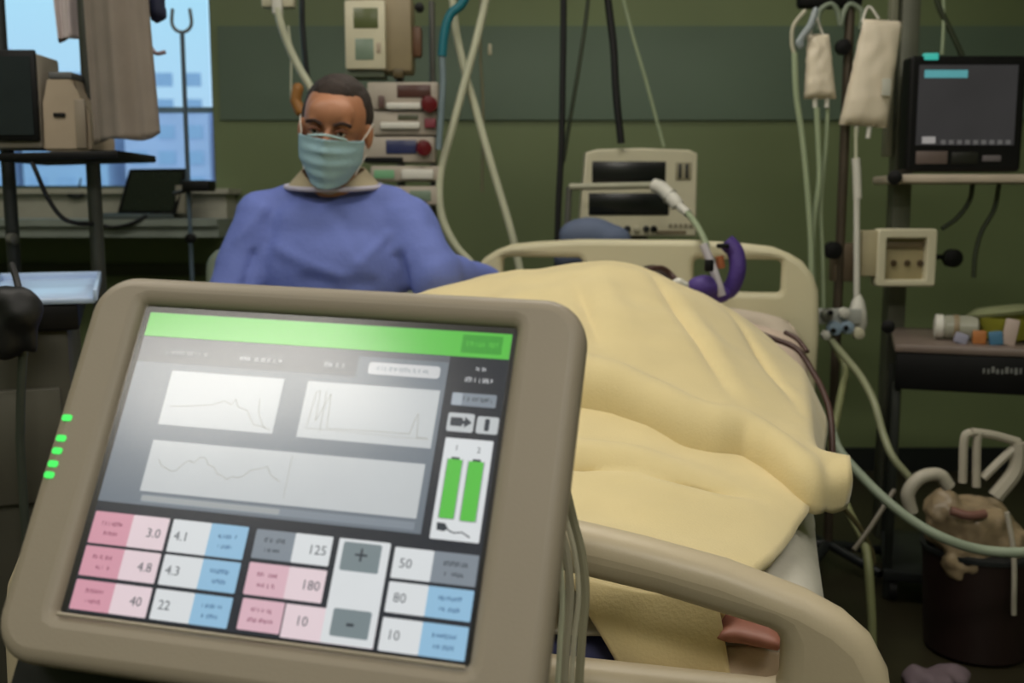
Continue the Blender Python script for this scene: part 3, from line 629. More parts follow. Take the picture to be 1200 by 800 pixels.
# glass
gm = bpy.data.materials.new('screen_glass'); gm.use_nodes = True; n = gm.node_tree; n.nodes.remove(n.nodes['Principled BSDF'])
a1 = n.nodes.new('ShaderNodeBsdfTransparent'); a2 = n.nodes.new('ShaderNodeBsdfGlossy'); a3 = n.nodes.new('ShaderNodeMixShader'); a2.inputs['Roughness'].default_value = .2; a3.inputs[0].default_value = .022
n.links.new(a1.outputs[0], a3.inputs[1]); n.links.new(a2.outputs[0], a3.inputs[2]); n.links.new(a3.outputs[0], n.nodes['Material Output'].inputs[0])
flat('screen_glass', gm, vent, -153, -121, 151, 119.5, -.5, th=.6)
ledm = M('led_green', (60, 230, 90), .4, var=0, emit=1.2)
for u, v in ((-189.5, -22.5), (-189.2, -6), (-189.4, 4), (-189.6, 14.3), (-190, 23)):
    flat('indicator_light', ledm, vent, u-4.6, v-2.6, u+4.0, v+2.6, 3.2, 2, th=1.4, label='lit green indicator light')
    scrib_ = None
# support below
armm = M('arm_black', (24, 24, 26), .5)
box('support_arm', armm, vent, S(-60, 158, -45), (.28, .05, .025), rot=Matrix((SU, -SV, SN)).transposed(), bev=.006)
cyl('column', armm, vent, (-.165, .80, .07), (-.16, .80, .84), .03)
box('ventilator_unit', houm, vent, (-.165, .80, .36), (.24, .20, .34), bev=.02)
bm = bmesh.new()
for a in range(4):
    an = a*math.pi/2+.78; tb(bm, [(-.165, .80, .08), (-.165+.25*math.cos(an), .80+.22*math.sin(an), .07)], .018, smooth=False); lathe_bm(bm, [(.01, -.015), (.032, -.012), (.032, .012), (.01, .015)], (-.165+.25*math.cos(an), .80+.22*math.sin(an), .034), (1, 0, 0))
mk('wheeled_base', bm, dark, vent)
for i, (x0, x1) in enumerate(((657, 656), (666, 663), (676, 672), (684, 681))):
    Yc = .83+.004*i
    o = tube('cable', [hosew, M('cable_grey', (168, 162, 142), .4), hosec, M('cable_olive', (150, 146, 122), .4)][i % 4], None, [at(x0-24, 560, Yc-.01), at(x0-12, 610, Yc), at(x0-2, 650, Yc), at(x0+2, 700, Yc), at(x1, 760, Yc), at(x1-4, 860, Yc), (at(x1-4, 860, Yc).x, Yc, .45)], .0024 if i in (0, 2) else .0038, 8)
    top(o, ['thin pale tube hanging closest to the big screen housing', 'grey cable hanging second behind the big screen housing', 'clear tube third in the bundle beside the big screen', 'olive cable at right of the bundle, nearest the footboard opening'][i], 'cable', 'cables hanging behind the big screen')
# ---------------------------------------------------------------- left side equipment
YL = 2.55
es = T('equipment_stand', 'dark two-post equipment stand with black shelf in front of the window', 'stand', (at(60, 300, YL).x, YL, 0))
for px, r in ((13, .016), (112, .017)):
    p = at(px, 250, YL); cyl('post', M('post_greybrown', (64, 66, 60), .4, metal=.2) if px > 50 else dark, es, (p.x, YL, .03), (p.x, YL, 2.5), r)
pa, pb = at(30, 184, YL), at(165, 178, YL)
pl_ = [(pa.x, YL-.12, pa.z-.002), (pb.x, YL-.12, pb.z)]
box('shelf', black, es, ((pa.x+pb.x)/2, YL-.02, (pa.z+pb.z)/2-.010), (pb.x-pa.x, .26, .018), rot=Matrix.Rotation(math.radians(-1.5), 3, 'Y'), bev=.004)
bm = bmesh.new(); x0, x1 = at(13, 250, YL).x, at(112, 250, YL).x
tb(bm, [(x0, YL, 2.45), (x1, YL, 2.45)], .012, smooth=False)
for x in (x0, x1): tb(bm, [(x, YL-.02, .03), (x, YL+.4, .03)], .02, smooth=False)
mk('cross_bar', bm, dark, es)
knob = at(24, 280, YL-.03); lathe('clamp_knob', grey, es, [(.006, 0), (.014, .004), (.014, .02), (.005, .024)], knob+Vector((-.03, 0, 0)), (1, -.3, 0))
ym = YL-.08; zb_ = at(60, 180, ym).z
mo = T('patient_monitor', 'small dark-faced monitor in pale housing on the black shelf at left edge', 'monitor', (at(20, 170, ym).x, ym, at(20, 172, ym).z))
def pbox(name, mat, parent, x0, y0, x1, y1, Y, dp, bev=.004, label=None):
    a, b = at(x0, y0, Y), at(x1, y1, Y); return box(name, mat, parent, ((a.x+b.x)/2, Y+dp/2, (a.z+b.z)/2), (abs(b.x-a.x), dp, abs(a.z-b.z)), bev=bev, label=label)
pbox('housing', M('housing_greige', (150, 142, 130), .5), mo, -40, 62, 50, 174, ym, .12, .008); pbox('bezel', black, mo, -38, 58, 46, 165, ym-.012, .012, .003); pbox('display', M('display_slate', (34, 40, 44), .2), mo, -34, 66, 40, 158, ym-.014, .003, 0)
bg_ = T('bedside_machine', 'beige boxy bedside machine with a black slot on the black shelf beside monitor', 'medical device', (at(78, 175, ym).x, ym+.02, at(78, 177, ym).z))
bm = bmesh.new(); A0 = [(54, 90), (84, 90), (88, 108), (103, 128), (106, 177), (50, 177), (50, 120)]
f_ = [at(x, y, ym) for x, y in A0]; g_ = [v+Vector((0, .16, 0)) for v in f_]
vf = [bm.verts.new(v) for v in f_]; vg = [bm.verts.new(v) for v in g_]; bm.faces.new(vf); bm.faces.new(vg[::-1])
for i in range(len(vf)): bm.faces.new((vf[i], vf[(i+1) % 7], vg[(i+1) % 7], vg[i]))
bmesh.ops.bevel(bm, geom=list(bm.edges), offset=.006, segments=2, affect='EDGES')
mk('housing', bm, beige, bg_); pbox('top_cap', M('cap_grey', (92, 92, 92), .5), bg_, 56, 84, 84, 92, ym-.002, .12, .003); pbox('slot', black, bg_, 62, 132, 76, 137, ym-.004, .008, .001)
pbox('side_panel', M('panel_greige', (142, 130, 114), .5), bg_, 86, 116, 102, 174, ym-.004, .01, .003)
# hanging grey apron and cloths
def drape(x0t, x1t, x0b, x1b, yt, yb, Y, amp, nf, mat, name, label, cat, depth=.05, seed=0):
    bm = bmesh.new(); NU, NV = 64, 30; R_ = []
    for j in range(NV+1):
        v = j/NV; ring = []
        xa = x0t+(x0b-x0t)*v; xb = x1t+(x1b-x1t)*v; y = yt+(yb-yt)*v
        for i in range(NU):
            a = 2*math.pi*i/NU; p = at((xa+xb)/2, y, Y); hw = (xb-xa)/2*mpp(Y)
            f = 1+amp*math.sin(a*nf+seed+v*.8)+.5*amp*math.sin(a*(nf*2+1)+seed*2)
            ring.append(bm.verts.new((p.x+hw*math.cos(a), p.y+depth*math.sin(a)*f, p.z+(.006*math.sin(a*3+seed) if j == NV else 0)+.010*math.sin(a+1)*v)))
        R_.append(ring)
    for A_, B_ in zip(R_, R_[1:]):
        for i in range(NU): bm.faces.new((A_[i], A_[(i+1) % NU], B_[(i+1) % NU], B_[i]))
    bm.faces.new(R_[0]); bm.faces.new(R_[-1][::-1])
    return top(mk(name, bm, mat, None, sharp=False), label, cat)
drape(98, 168, 112, 187, -40, 163, YL-.10, .30, 4, M('apron_grey', (128, 118, 108), .85, bump=.15, bscale=30), 'hanging_apron', 'grey-brown folded apron hanging from the stand in front of the window', 'apron', .045, 1)
drape(60, 104, 70, 104, -40, 44, YL+.05, .35, 5, M('cloth_pinkwhite', (190, 178, 178), .85, bump=.2, bscale=40), 'hanging_cloth', 'crumpled pinkish white cloth hanging at top left of the window', 'cloth', .03, 2)
gv = T('hanging_gloves', 'dark navy gloves hanging beside grey apron at window top', 'gloves', at(186, 30, YL))
nav = M('navy_glove', (22, 28, 58), .6)
g1 = blobs('glove', nav, gv, [('c', at(184, -6, YL), at(184, 14, YL), .02, .02)]+[('c', at(180+k*4, 12, YL), at(179+k*5, 26-abs(k-1)*3, YL), .008, .006) for k in range(4)], .005, 3)
tube('hook', grey, gv, [at(184, -6, YL), at(184, -70, YL)], .004)
o = tube('clip_cable', M('cable_pinkgrey', (150, 130, 140), .5), None, [at(176, -20, YL), at(173, 30, YL), at(174, 48, YL-.01), at(182, 62, YL-.01), at(194, 61, YL)], .005); top(o, 'loose thin cable end dangling right of the grey apron', 'cable')
o = tube('cable', rubber, None, [at(36, 186, YL-.14), at(44, 205, YL-.14), at(56, 232, YL-.12), at(72, 254, YL-.1), at(88, 261, YL-.08), at(108, 262, YL-.02)], .0055); top(o, 'black cable looping down from the black shelf towards the post', 'cable')
o = tube('cable', rubber, None, [at(115, 263, 3.692), at(135, 266, 3.692), at(158, 260, 3.692), at(172, 252, 3.70)], .006); top(o, 'dark charger cable running from the laptop along ledge', 'cable')
# lower cart left
YC = 1.85
ct = T('instrument_cart', 'dark cart at left edge with a pale blue-white top tray', 'cart', (at(60, 400, YC+.2).x, YC+.2, 0))
z1 = at(60, 354, YC).z; cx0, cx1 = at(22, 360, YC).x-.1, at(116, 360, YC).x
box('body', M('cart_grey', (74, 72, 62), .5), ct, ((cx0+cx1)/2, YC+.31, z1/2+.02), (cx1-cx0-.04, .58, z1-.16), bev=.01)
box('upper_rim', black, ct, ((cx0+cx1)/2, YC+.31, z1-.035), (cx1-cx0, .62, .05), bev=.006)
for x in (cx0+.06, cx1-.06):
    for y in (YC+.06, YC+.55): lathe('wheel', rubber, ct, [(.01, -.012), (.04, -.01), (.04, .01), (.01, .012)], (x, y, .041), (1, 0, 0))
    
box('drawer_front', M('drawer_grey', (82, 80, 70), .5), ct, ((cx0+cx1)/2, YC+.015, z1-.28), (cx1-cx0-.08, .02, .22), bev=.005)
tm = M('tray_bluewhite', (176, 196, 226), .25, var=.06, scale=9)
bt = T('tray', 'pale blue-white plastic tray on top of the dark left cart', 'tray', ((cx0+cx1)/2, YC+.31, z1-.01))
box('tray_base', tm, bt, ((cx0+cx1)/2+.01, YC+.31, z1-.004), (cx1-cx0-.03, .58, .012), bev=.004)
bm = bmesh.new(); 
for dx, dy, sx, sy in ((-.5, 0, 0, 1), (.5, 0, 0, 1), (0, .5, 1, 0)):
    wx = cx1-cx0-.03; bx(bm, ((cx0+cx1)/2+.01+dx*wx, YC+.31+dy*.58, z1+.006), (wx*sx+.008, .58*sy+.008, .022), bev=.002)
mk('tray_rim', bm, tm, bt)
blobs_ = blobs('black_bag', M('bag_black', (12, 13, 14), .55), None, [('e', at(24, 365, 1.78), (.038, .035, .043)), ('c', at(32, 375, 1.78), at(38, 408, 1.78), .018, .013), ('c', at(12, 372, 1.78), at(8, 400, 1.78), .03, .035), ('c', at(6, 352, 1.78), at(-20, 352, 1.78), .03, .03)], .006, 5, disp=lambda c: .006*nz(c, 25)); top(blobs_, 'slumped black bag hanging at front of the left cart', 'bag')
tube('strap', rubber, blobs_, [at(24, 350, 1.78), at(20, 330, 1.80), at(14, 310, 1.84)], .006)
o = tube('cable', M('grey_hose', (60, 66, 58), .5), None, [at(28, 400, 1.80), at(25, 450, 1.80), at(24, 500, 1.80), at(26, 560, 1.80), (at(26, 560, 1.80).x, 1.80, .01)], .008); top(o, 'dark grey hose hanging below black bag at left edge', 'hose')
for o_ in (ct, bt):
    o_.rotation_euler.z = math.radians(21); o_.location.x -= .13
# laptop on the ledge
YT = 3.84; lz = 1.055
lp = T('laptop', 'open black laptop standing on the ledge below the window', 'laptop', (at(165, 245, YT).x, YT, lz))
LR = Matrix.Rotation(math.radians(-14), 3, 'Z'); lx = at(158, 245, YT).x
box('keyboard_base', M('laptop_grey', (88, 98, 100), .4), lp, (lx, YT-.03, lz+.010), (.24, .17, .018), rot=LR, bev=.003)
fr_ = frame(Vector((lx+.025, YT+.05, lz+.016)), LR@Vector((1, 0, 0)), (LR@Vector((.27, .12, .95))).normalized(), (LR@Vector((0, -1, .12))).normalized())
plate('lid', black, lp, [rrect(-.125, 0, .125, .178, .006, 3)], .010, .003, fr_)
fr2 = frame(Vector((lx+.025, YT+.05, lz+.016))+(LR@Vector((0, -1, .12))).normalized()*.0055, LR@Vector((1, 0, 0)), (LR@Vector((.27, .12, .95))).normalized(), (LR@Vector((0, -1, .12))).normalized())
plate('display', M('laptop_display', (30, 38, 30), .25), lp, [rrect(-.108, .014, .108, .166, .003, 3)], .002, .0005, fr2)
bm = bmesh.new()
for r in range(4):
    for c in range(10): bx(bm, Vector((lx, YT-.03, lz+.020))+LR@Vector((-.1+c*.0222, -.05+r*.022, 0)), (.017, .016, .003), rot=LR)
mk('keys', bm, black, lp, smooth=False)['kind'] = 'stuff'
# other small objects on the ledge
o = blobs('tape_dispenser', dark, None, [('e', at(88, 226, 4.03)+Vector((0, 0, -.008)), (.035, .02, .014)), ('c', at(92, 222, 4.03), at(95, 208, 4.03), .006, .004)], .004, 3); top(o, 'small dark desk gadget on the window sill left of the post', 'gadget')
bkx = pbox('box', M('box_greige', (134, 130, 116), .6), None, 205, 217, 216, 250, 3.86, .10, .003); top(bkx, 'narrow greige box standing between laptop and thin stand', 'box')
# thin IV stand by window
YI = 3.45
iv = T('drip_stand', 'thin grey drip stand with hook pair standing before the window', 'drip stand', (at(221, 300, YI).x, YI, 0))
px_ = at(220, 200, YI).x; topz = at(220, 38, YI).z
cyl('pole', M('pole_bluegrey', (82, 98, 112), .4), iv, (px_, YI, .05), (px_, YI, topz), .0075)
for s in (-1, 1): tube('hook', grey, iv, [(px_, YI, topz), (px_+s*.02, YI, topz+.008), (px_+s*.032, YI, topz+.03), (px_+s*.028, YI, topz+.075)], .0055)
for k in range(4):
    a = k*1.571+.5; tube('foot', dark, iv, [(px_, YI, .06), (px_+.2*math.cos(a), YI+.2*math.sin(a), .015)], .013, smooth=False)
pbox('controller_block', black, iv, 212, 211, 245, 224, YI-.05, .08, .005); tube('clamp_arm', dark, iv, [at(203, 227, YI-.02), at(222, 222, YI-.02)], .007)
lathe('end_knob', black, iv, [(.005, 0), (.017, .004), (.017, .022), (.005, .026)], at(225, 279, YI-.03), (0, -1, 0)); 
# left lamp-like bracket with white tube
YW = 3.3
br = T('gas_outlet_bracket', 'small pale bracket with outlets at photo top, white tube bending down from it', 'bracket', at(325, 5, YW))
pbox('bracket_bar', ivory, br, 306, -4, 344, 8, YW, .04, .004); pbox('outlet', white, br, 318, -8, 330, 16, YW-.02, .03, .004); pbox('hanger', dark, br, 322, -220, 328, -6, YW+.01, .02, .002)
tube('arm_tube', hosew, br, [at(326, 10, YW-.01), at(329, 28, YW-.01), at(340, 58, YW), at(352, 82, YW), at(361, 97, YW), at(372, 118, YW)], .0125)
tube('thin_line', hosew, br, [at(338, 30, YW), at(341, 60, YW), at(341, 100, YW), at(341, 118, YW)], .003)
o = tube('cable', dark, None, [at(356, -150, 3.38), at(354, 0, 3.38), at(356, 50, 3.38), at(361, 95, 3.38), at(370, 140, 3.38), (at(370, 140, 3.38).x, 3.38, .8)], .009); top(o, 'dark green-black cable hanging just left of the cream pump', 'cable')
o = blobs('orange_handle', M('ochre_plastic', (158, 108, 52), .5), None, [('c', at(349, 104, 3.28), at(346, 118, 3.28), .02, .018), ('c', at(346, 118, 3.28), at(352, 130, 3.28), .018, .02)], .006, 4); top(o, 'ochre orange plastic handle hanging by the man head, left side', 'handle')
# ---------------------------------------------------------------- infusion column behind the man
YP = 3.25
ic = T('infusion_rack', 'grey rack post holding the cream pump and syringe pumps behind the man', 'stand', (at(497, 200, YP+.12).x, YP+.12, 0))
rx_ = at(470, 200, YP+.13).x; cyl('post', grey, ic, (rx_, YP+.13, .06), (rx_, YP+.13, 2.12), .014)
rx2 = at(508, 200, YP+.13).x; cyl('post', grey, ic, (rx2, YP+.13, .06), (rx2, YP+.13, 1.75), .010)
for k in range(5):
    a = k*1.2566; tube('foot', dark, ic, [(rx_, YP+.13, .07), (rx_+.26*math.cos(a), YP+.13+.26*math.sin(a), .03)], .015, smooth=False)
up_ = T('infusion_pump', 'cream infusion pump with two small green displays, above man head', 'pump', at(430, 85, YP-.05))
pbox('housing', M('pump_side_tan', (142, 128, 98), .5), up_, 408, -6, 483, 84, YP-.02, .12, .012)
pbox('front_panel', cream, up_, 403, 0, 452, 81, YP-.05, .03, .006); pbox('display', lcd, up_, 414, 9, 443, 33, YP-.052, .004, .001); pbox('display', lcd2, up_, 416, 45, 438, 70, YP-.052, .004, .001); pbox('button', beige, up_, 441, 50, 446, 62, YP-.053, .004, .001)
pbox('side_handle', M('handle_brown', (96, 66, 44), .5), up_, 482, 30, 494, 66, YP, .05, .008); lathe('clamp_knob', black, up_, [(.004, 0), (.014, .004), (.014, .022), (.004, .026)], at(492, 10, YP-.02), (0, -1, 0))
pbox('base_plate', M('plate_greengrey', (112, 122, 104), .5), up_, 404, 82, 450, 90, YP-.03, .1, .004)
o = box('drip_chamber_block', M('block_brown', (84, 72, 44), .5), None, at(467, 86, YP), (.035, .04, .03), bev=.006); top(o, 'small brown-olive block under the cream pump right side', 'block')
pmm = M('syringe_pump_grey', (176, 166, 152), .5)
sy = [(96, 128, 430, 514), (130, 158, 428, 512), (160, 190, 424, 510), (194, 212, 434, 516), (218, 240, 452, 516)]
for i, (y0, y1, xa, xb) in enumerate(sy):
    t = T('syringe_pump', ['top syringe pump with large dark red knob, right of man head', 'second syringe pump down, grey with reddish right end', 'third syringe pump down, blue-black middle and dark red knob', 'low pale syringe pump with green label, above man shoulder', 'lowest pale syringe pump of the rack, beside man shoulder'][i], 'pump', at((xa+xb)/2, y1, YP-.02), 'syringe pumps stacked behind the man')
    pbox('housing', pmm, t, xa, y0, xb, y1, YP-.02, .12, .006)
    if i == 0: pbox('display', M('display_maroon', (82, 52, 46), .3), t, 465, 99, 505, 114, YP-.024, .006, .002); lathe('knob', red, t, [(.008, 0), (.026, .006), (.024, .032), (.006, .036)], at(502, 122, YP-.025), (.2, -1, -.1)); pbox('plunger', M('plunger_brown', (96, 72, 66), .5), t, 443, 112, 450, 126, YP-.035, .02, .002); pbox('barrel', white, t, 452, 120, 494, 128, YP-.035, .02, .006)
    if i == 1: pbox('knob', M('knob_rose', (128, 56, 66), .5), t, 497, 138, 511, 150, YP-.035, .02, .005); pbox('display', M('display_olive', (82, 84, 66), .3), t, 466, 134, 490, 140, YP-.024, .006, .001); pbox('barrel', white, t, 445, 143, 492, 151, YP-.035, .02, .006)
    if i == 2: pbox('display', M('display_blueblack', (52, 58, 96), .3), t, 452, 164, 488, 180, YP-.024, .006, .002); lathe('knob', red, t, [(.008, 0), (.025, .006), (.023, .032), (.006, .036)], at(496, 173, YP-.025), (.2, -1, -.1)); pbox('slot', black, t, 426, 184, 472, 190, YP-.026, .006, .001)
    if i == 3: pbox('label', M('label_mint', (120, 176, 132), .5), t, 438, 199, 462, 209, YP-.023, .004, .001); pbox('barrel', white, t, 470, 198, 508, 210, YP-.035, .02, .006)
    if i == 4: pbox('display', lcd2, t, 480, 223, 505, 235, YP-.023, .004, .001); pbox('slot', dark, t, 458, 236, 500, 239, YP-.023, .004, .001)
# tubes hanging from a ceiling pendant
pen = T('ceiling_pendant', 'grey ceiling supply pendant above the bed head, out of the frame', 'pendant', (0, 3.4, ZC))
box('body', grey, pen, (.05, 3.42, 2.28), (1.2, .22, .2), bev=.02); cyl('arm', grey, pen, (.05, 3.42, 2.37), (.05, 3.42, ZC), .05)
PZ = 2.2
def hang(name, mat, pts, r, label, cat, Y=3.3, tail=True, seg=10):
    P_ = [at(x, y, Y) for x, y in pts]
    if tail: P_ = [Vector((P_[0].x+.01, Y+.05, PZ))]+P_
    return top(tube(name, mat, None, P_, r, seg), label, cat)
hang('breathing_hose', hosew, [(528, -60), (533, 25), (545, 85), (558, 130), (575, 190), (600, 275), (612, 330)], .0125, 'pale hose of the crossing pair running down right to the headboard', 'hose', 3.28)
hang('breathing_hose', hosew, [(578, -50), (569, 0), (558, 48), (545, 95), (530, 150), (516, 205), (517, 250), (532, 285), (552, 308)], .0125, 'pale hose of the crossing pair bending down left behind the man shoulder', 'hose', 3.24)
hang('oxygen_hose', hoset, [(560, -50), (544, 0), (528, 17), (521, 38), (518, 66)], .014, 'short teal hose at photo top right of the cream pump', 'hose', 3.2)
hang('oxygen_hose_end', M('clear_bluegrey', (118, 135, 142), .4), [(518, 66), (519, 95), (517, 130), (514, 175)], .010, 'blue-grey clear tube continuing below the teal hose', 'hose', 3.2, False)
hang('drip_line', M('line_brownish', (120, 118, 92), .5), [(564, -50), (563, 60), (566, 130), (565, 225)], .005, 'thin brownish line hanging straight behind the crossing hoses', 'line', 3.36)
o = box('line_clamp', ivory, None, at(574, 58, 3.36), (.012, .012, .035), bev=.004); top(o, 'small ivory clamp on wall side of the crossing hoses', 'clamp')
hang('power_cable', rubber, [(661, -50), (660, 60), (658, 170), (654, 250), (653, 330)], .0105, 'thick black cable hanging straight down left of the grey monitor', 'cable', 3.36)
hang('power_cable', M('cable_darkolive', (54, 62, 44), .5), [(692, -50), (688, 10), (678, 80), (668, 140), (660, 190)], .007, 'thinner dark olive cable slanting beside the straight black cable', 'cable', 3.4)
hang('power_cable', rubber, [(708, -50), (713, 5), (719, 55), (722, 110), (728, 168)], .0125, 'thick black cable ending at top of the double-screen monitor', 'cable', 3.38)
hang('drip_line', hoseg, [(728, -30), (737, 25), (757, 95), (778, 172)], .0055, 'thin pale green line slanting to top of the double-screen monitor', 'line', 3.4)
# ---------------------------------------------------------------- double-screen machine behind headboard
YV = 3.4
vm = T('bedside_ventilator', 'cream machine with two dark screens standing behind the headboard', 'medical device', (at(748, 300, YV+.1).x, YV+.1, 0))
a, b = at(682, 176, YV), at(816, 277, YV)
plate('housing', cream, vm, [[(a.x+.012, a.z-.006), (a.x+.05, a.z+.004), ((a.x+b.x)/2, a.z+.008), (b.x-.03, a.z+.002), (b.x-.002, a.z-.01), (b.x, b.z), (a.x-.01, b.z)][::-1]], .10, .008, frame(Vector((0, YV+.05, 0)), (1, 0, 0), (0, 0, 1), (0, -1, 0)))
pbox('display', screenk, vm, 694, 189, 780, 215, YV-.004, .006, .002); pbox('display', screenk, vm, 690, 226, 784, 252, YV-.004, .006, .002)
pbox('dial_panel', M('panel_tan', (150, 144, 118), .5), vm, 792, 190, 810, 211, YV-.004, .006, .002)
for x in (797, 805): pbox('slider', dark, vm, x-1.5, 192, x+1.5, 209, YV-.006, .006, .001)
for k, x in enumerate((735, 746, 757, 766)): lathe('knob', [dark, ivory, dark, black][k], vm, [(.004, 0), (.011, .003), (.010, .014), (.003, .016)], at(x, 268, YV), (0, -1, 0), 14)
for k in range(5): pbox('button', M('button_tan', (140, 134, 112), .5), vm, 784+k*6, 262, 788+k*6, 267, YV-.004, .006, .001)
pbox('control_strip', M('strip_brown', (120, 108, 84), .5), vm, 770, 270, 804, 274, YV-.003, .004, .001)
cyl('column', grey, vm, (at(748, 300, YV+.1).x, YV+.1, .08), (at(748, 300, YV+.1).x, YV+.1, at(748, 280, YV).z+.03), .03)
box('base', dark, vm, (at(748, 300, YV+.1).x, YV+.1, .05), (.5, .4, .08), bev=.02)
va = T('support_arm', 'slim pale circuit support arm crossing in front of double-screen machine', 'arm', at(670, 218, 3.2))
tube('bar', M('bar_grey', (165, 164, 142), .4), va, [at(667, 219, 3.25), at(770, 217, 3.25)], .011, smooth=False)
tube('post', grey, va, [at(667, 219, 3.25), at(665, 260, 3.26), (at(665, 260, 3.26).x, 3.26, .06)], .010, smooth=False)
box('foot', dark, va, (at(665, 260, 3.26).x, 3.26, .03), (.12, .08, .05), bev=.01)
yc = T('hose_connector', 'white angled hose connector at end of the slim pale arm', 'connector', at(790, 230, 3.16))
tube('elbow', white, yc, [at(766, 217, 3.17), at(776, 221, 3.15), at(789, 234, 3.1), at(794, 241, 3.09)], .021); tube('nozzle', white, yc, [at(790, 236, 3.1), at(806, 250, 3.05)], .013, smooth=False); lathe('joint_ring', M('ring_grey', (140, 138, 126), .4), yc, [(.018, 0), (.025, .003), (.025, .012), (.018, .015)], at(783, 228, 3.12), (.5, -.2, -.5))
o = tube('breathing_tube', hoseg, None, [at(806, 250, 3.05), at(816, 263, 2.95), at(826, 282, 2.75), at(828, 290, 2.62)], .009); top(o, 'short green-grey breathing tube from white connector to purple holder', 'tube')
bgc = M('bluegrey_pad', (92, 104, 130), .7)
hm = T('humidifier', 'rounded blue-grey humidifier dome showing over the headboard left part', 'medical device', (at(693, 300, 3.18).x, 3.18, 0))
blobs('dome', bgc, hm, [('e', at(690, 275, 3.14), (.095, .05, .055)), ('e', at(712, 281, 3.14), (.075, .05, .05)), ('c', at(664, 300, 3.14), at(722, 300, 3.14), .045, .045)], .01, 6)
cyl('post', grey, hm, (at(693, 300, 3.14).x, 3.14, .06), (at(693, 300, 3.14).x, 3.14, .95), .015); box('base', dark, hm, (at(693, 300, 3.14).x, 3.14, .05), (.2, .12, .06), bev=.01)
# ---------------------------------------------------------------- right: drip stand with bags
YR = 3.05
pxr = at(984, 300, YR).x
ds = T('drip_stand', 'drip stand right of the headboard holding two filled bags', 'drip stand', (pxr, YR, 0))
cyl('pole', M('pole_brown', (84, 74, 62), .4, metal=.3), ds, (pxr, YR, .06), (pxr, YR, 1.95), .014)
pbox('hanger_head', black, ds, 938, -16, 1012, 8, YR-.02, .05, .012); lathe('lock_knob', black, ds, [(.006, 0), (.022, .004), (.022, .024), (.006, .028)], at(986, 56, YR-.01), (0, -1, 0))
for s, x in ((-1, 960), (1, 1010)): tube('hook', M('hook_greygreen', (128, 140, 122), .4), ds, [at(985, 30, YR-.02), at(981 if s < 0 else 990, 12, YR-.02), at((x+985)/2, 5, YR-.02), at(x, 14, YR-.02), at(x-1, 34, YR-.02)], .008)
for k in range(5): a = k*1.2566+.3; tube('foot', dark, ds, [(pxr, YR, .07), (pxr+.19*math.cos(a), YR+.19*math.sin(a), .03)], .015, smooth=False)
lathe('clamp_knob', black, ds, [(.006, 0), (.026, .004), (.026, .026), (.006, .03)], at(974, 293, YR-.03), (0, -1, 0)); pbox('clamp', M('clamp_brown', (104, 90, 72), .5), ds, 978, 285, 1005, 330, YR-.01, .05, .006)
lathe('clamp_screw', M('screw_brown', (52, 26, 18), .5), ds, [(.006, 0), (.017, .004), (.017, .02), (.006, .024)], at(1017, 317, YR-.03), (0, -1, 0))
bagm = M('bag_fluid', (226, 214, 192), .45, var=.03, bump=.05, bscale=30)
def bag(corners, Y, th_, label, mat=bagm):
    c = [at(x, y, Y) for x, y in corners]     # tl tr br bl
    t = T('infusion_bag', label, 'infusion bag', (c[2]+c[3])/2)
    bm = bmesh.new()
    for sg in (-1, 1):
        def f(u, v):
            p = (c[0]*(1-u)+c[1]*u)*(1-v)+(c[3]*(1-u)+c[2]*u)*v
            e = (max(0, 1-abs(2*u-1)**2.6)*max(0, 1-abs(2*v-1)**5))**.5
            pinch = 1
            return p+Vector((.003*NZ.noise(Vector((u*5, v*6, sg))), sg*th_*e*(.6+.5*v)+.004*NZ.noise(Vector((u*4, v*7, sg*3))), 0))
        gridmesh(bm, f, 16, 24)
    bmesh.ops.remove_doubles(bm, verts=bm.verts, dist=.002)
    mk('pouch', bm, mat, t, sharp=False)
    return t
b1 = bag([(1012, 22), (1058, 25), (1040, 150), (983, 146)], YR-.06, .03, 'large milky infusion bag tilted on the right drip stand hook')
tube('port', white, b1, [at(1019, 148, YR-.06), at(1017, 162, YR-.06)], .007); tube('port', white, b1, [at(1004, 148, YR-.06), at(1003, 160, YR-.06)], .006)
pbox('label_strip', M('label_pale', (200, 200, 188), .5), b1, 1034, 92, 1044, 112, YR-.098, .003, .001); tube('hanger_loop', white, b1, [at(1010, 26, YR-.05), at(1018, 8, YR-.05), at(1030, 22, YR-.06)], .004)
b2 = bag([(946, 40), (972, 40), (980, 116), (942, 116)], YR-.06, .028, 'small milky infusion bag hanging left of the large one')
for x in (955, 969): tube('port', white, b2, [at(x, 114, YR-.06), at(x, 126, YR-.06)], .007)
tube('hanger_loop', white, b2, [at(950, 44, YR-.06), at(953, 14, YR-.05), at(965, 42, YR-.06)], .004)
clr = T('infusion_line_set', 'bundled clear tubing and clamps hanging left of small milky bag', 'tubing', at(940, 60, YR-.08))
blobs('roller_clamp', M('clamp_clearblue', (150, 160, 164), .35), clr, [('c', at(956, 12, YR-.08), at(950, 30, YR-.08), .010, .012), ('c', at(947, 34, YR-.08), at(935, 50, YR-.08), .012, .010), ('e', at(938, 52, YR-.08), (.012, .01, .016))], .005, 3)
tube('tubing', hosec, clr, [at(944, 12, YR-.08), at(930, 30, YR-.08), at(928, 50, YR-.08), at(931, 64, YR-.08)], .006)
def line(pts, r, label, Y, mat=hoseg, nm='infusion_line', endf=None):
    return top(tube(nm, mat, None, [at(x, y, Y if not callable(Y) else Y(i)) for i, (x, y) in enumerate(pts)], r), label, 'line')
line([(931, 62), (933, 110), (940, 160), (946, 220), (950, 280), (951, 330)], .0085, 'pale line farthest left on the right drip stand', YR-.09)
line([(957, 126), (959, 170), (960, 210), (955, 250), (952, 290), (953, 345)], .008, 'pale line from small milky bag joining the left line', YR-.07)
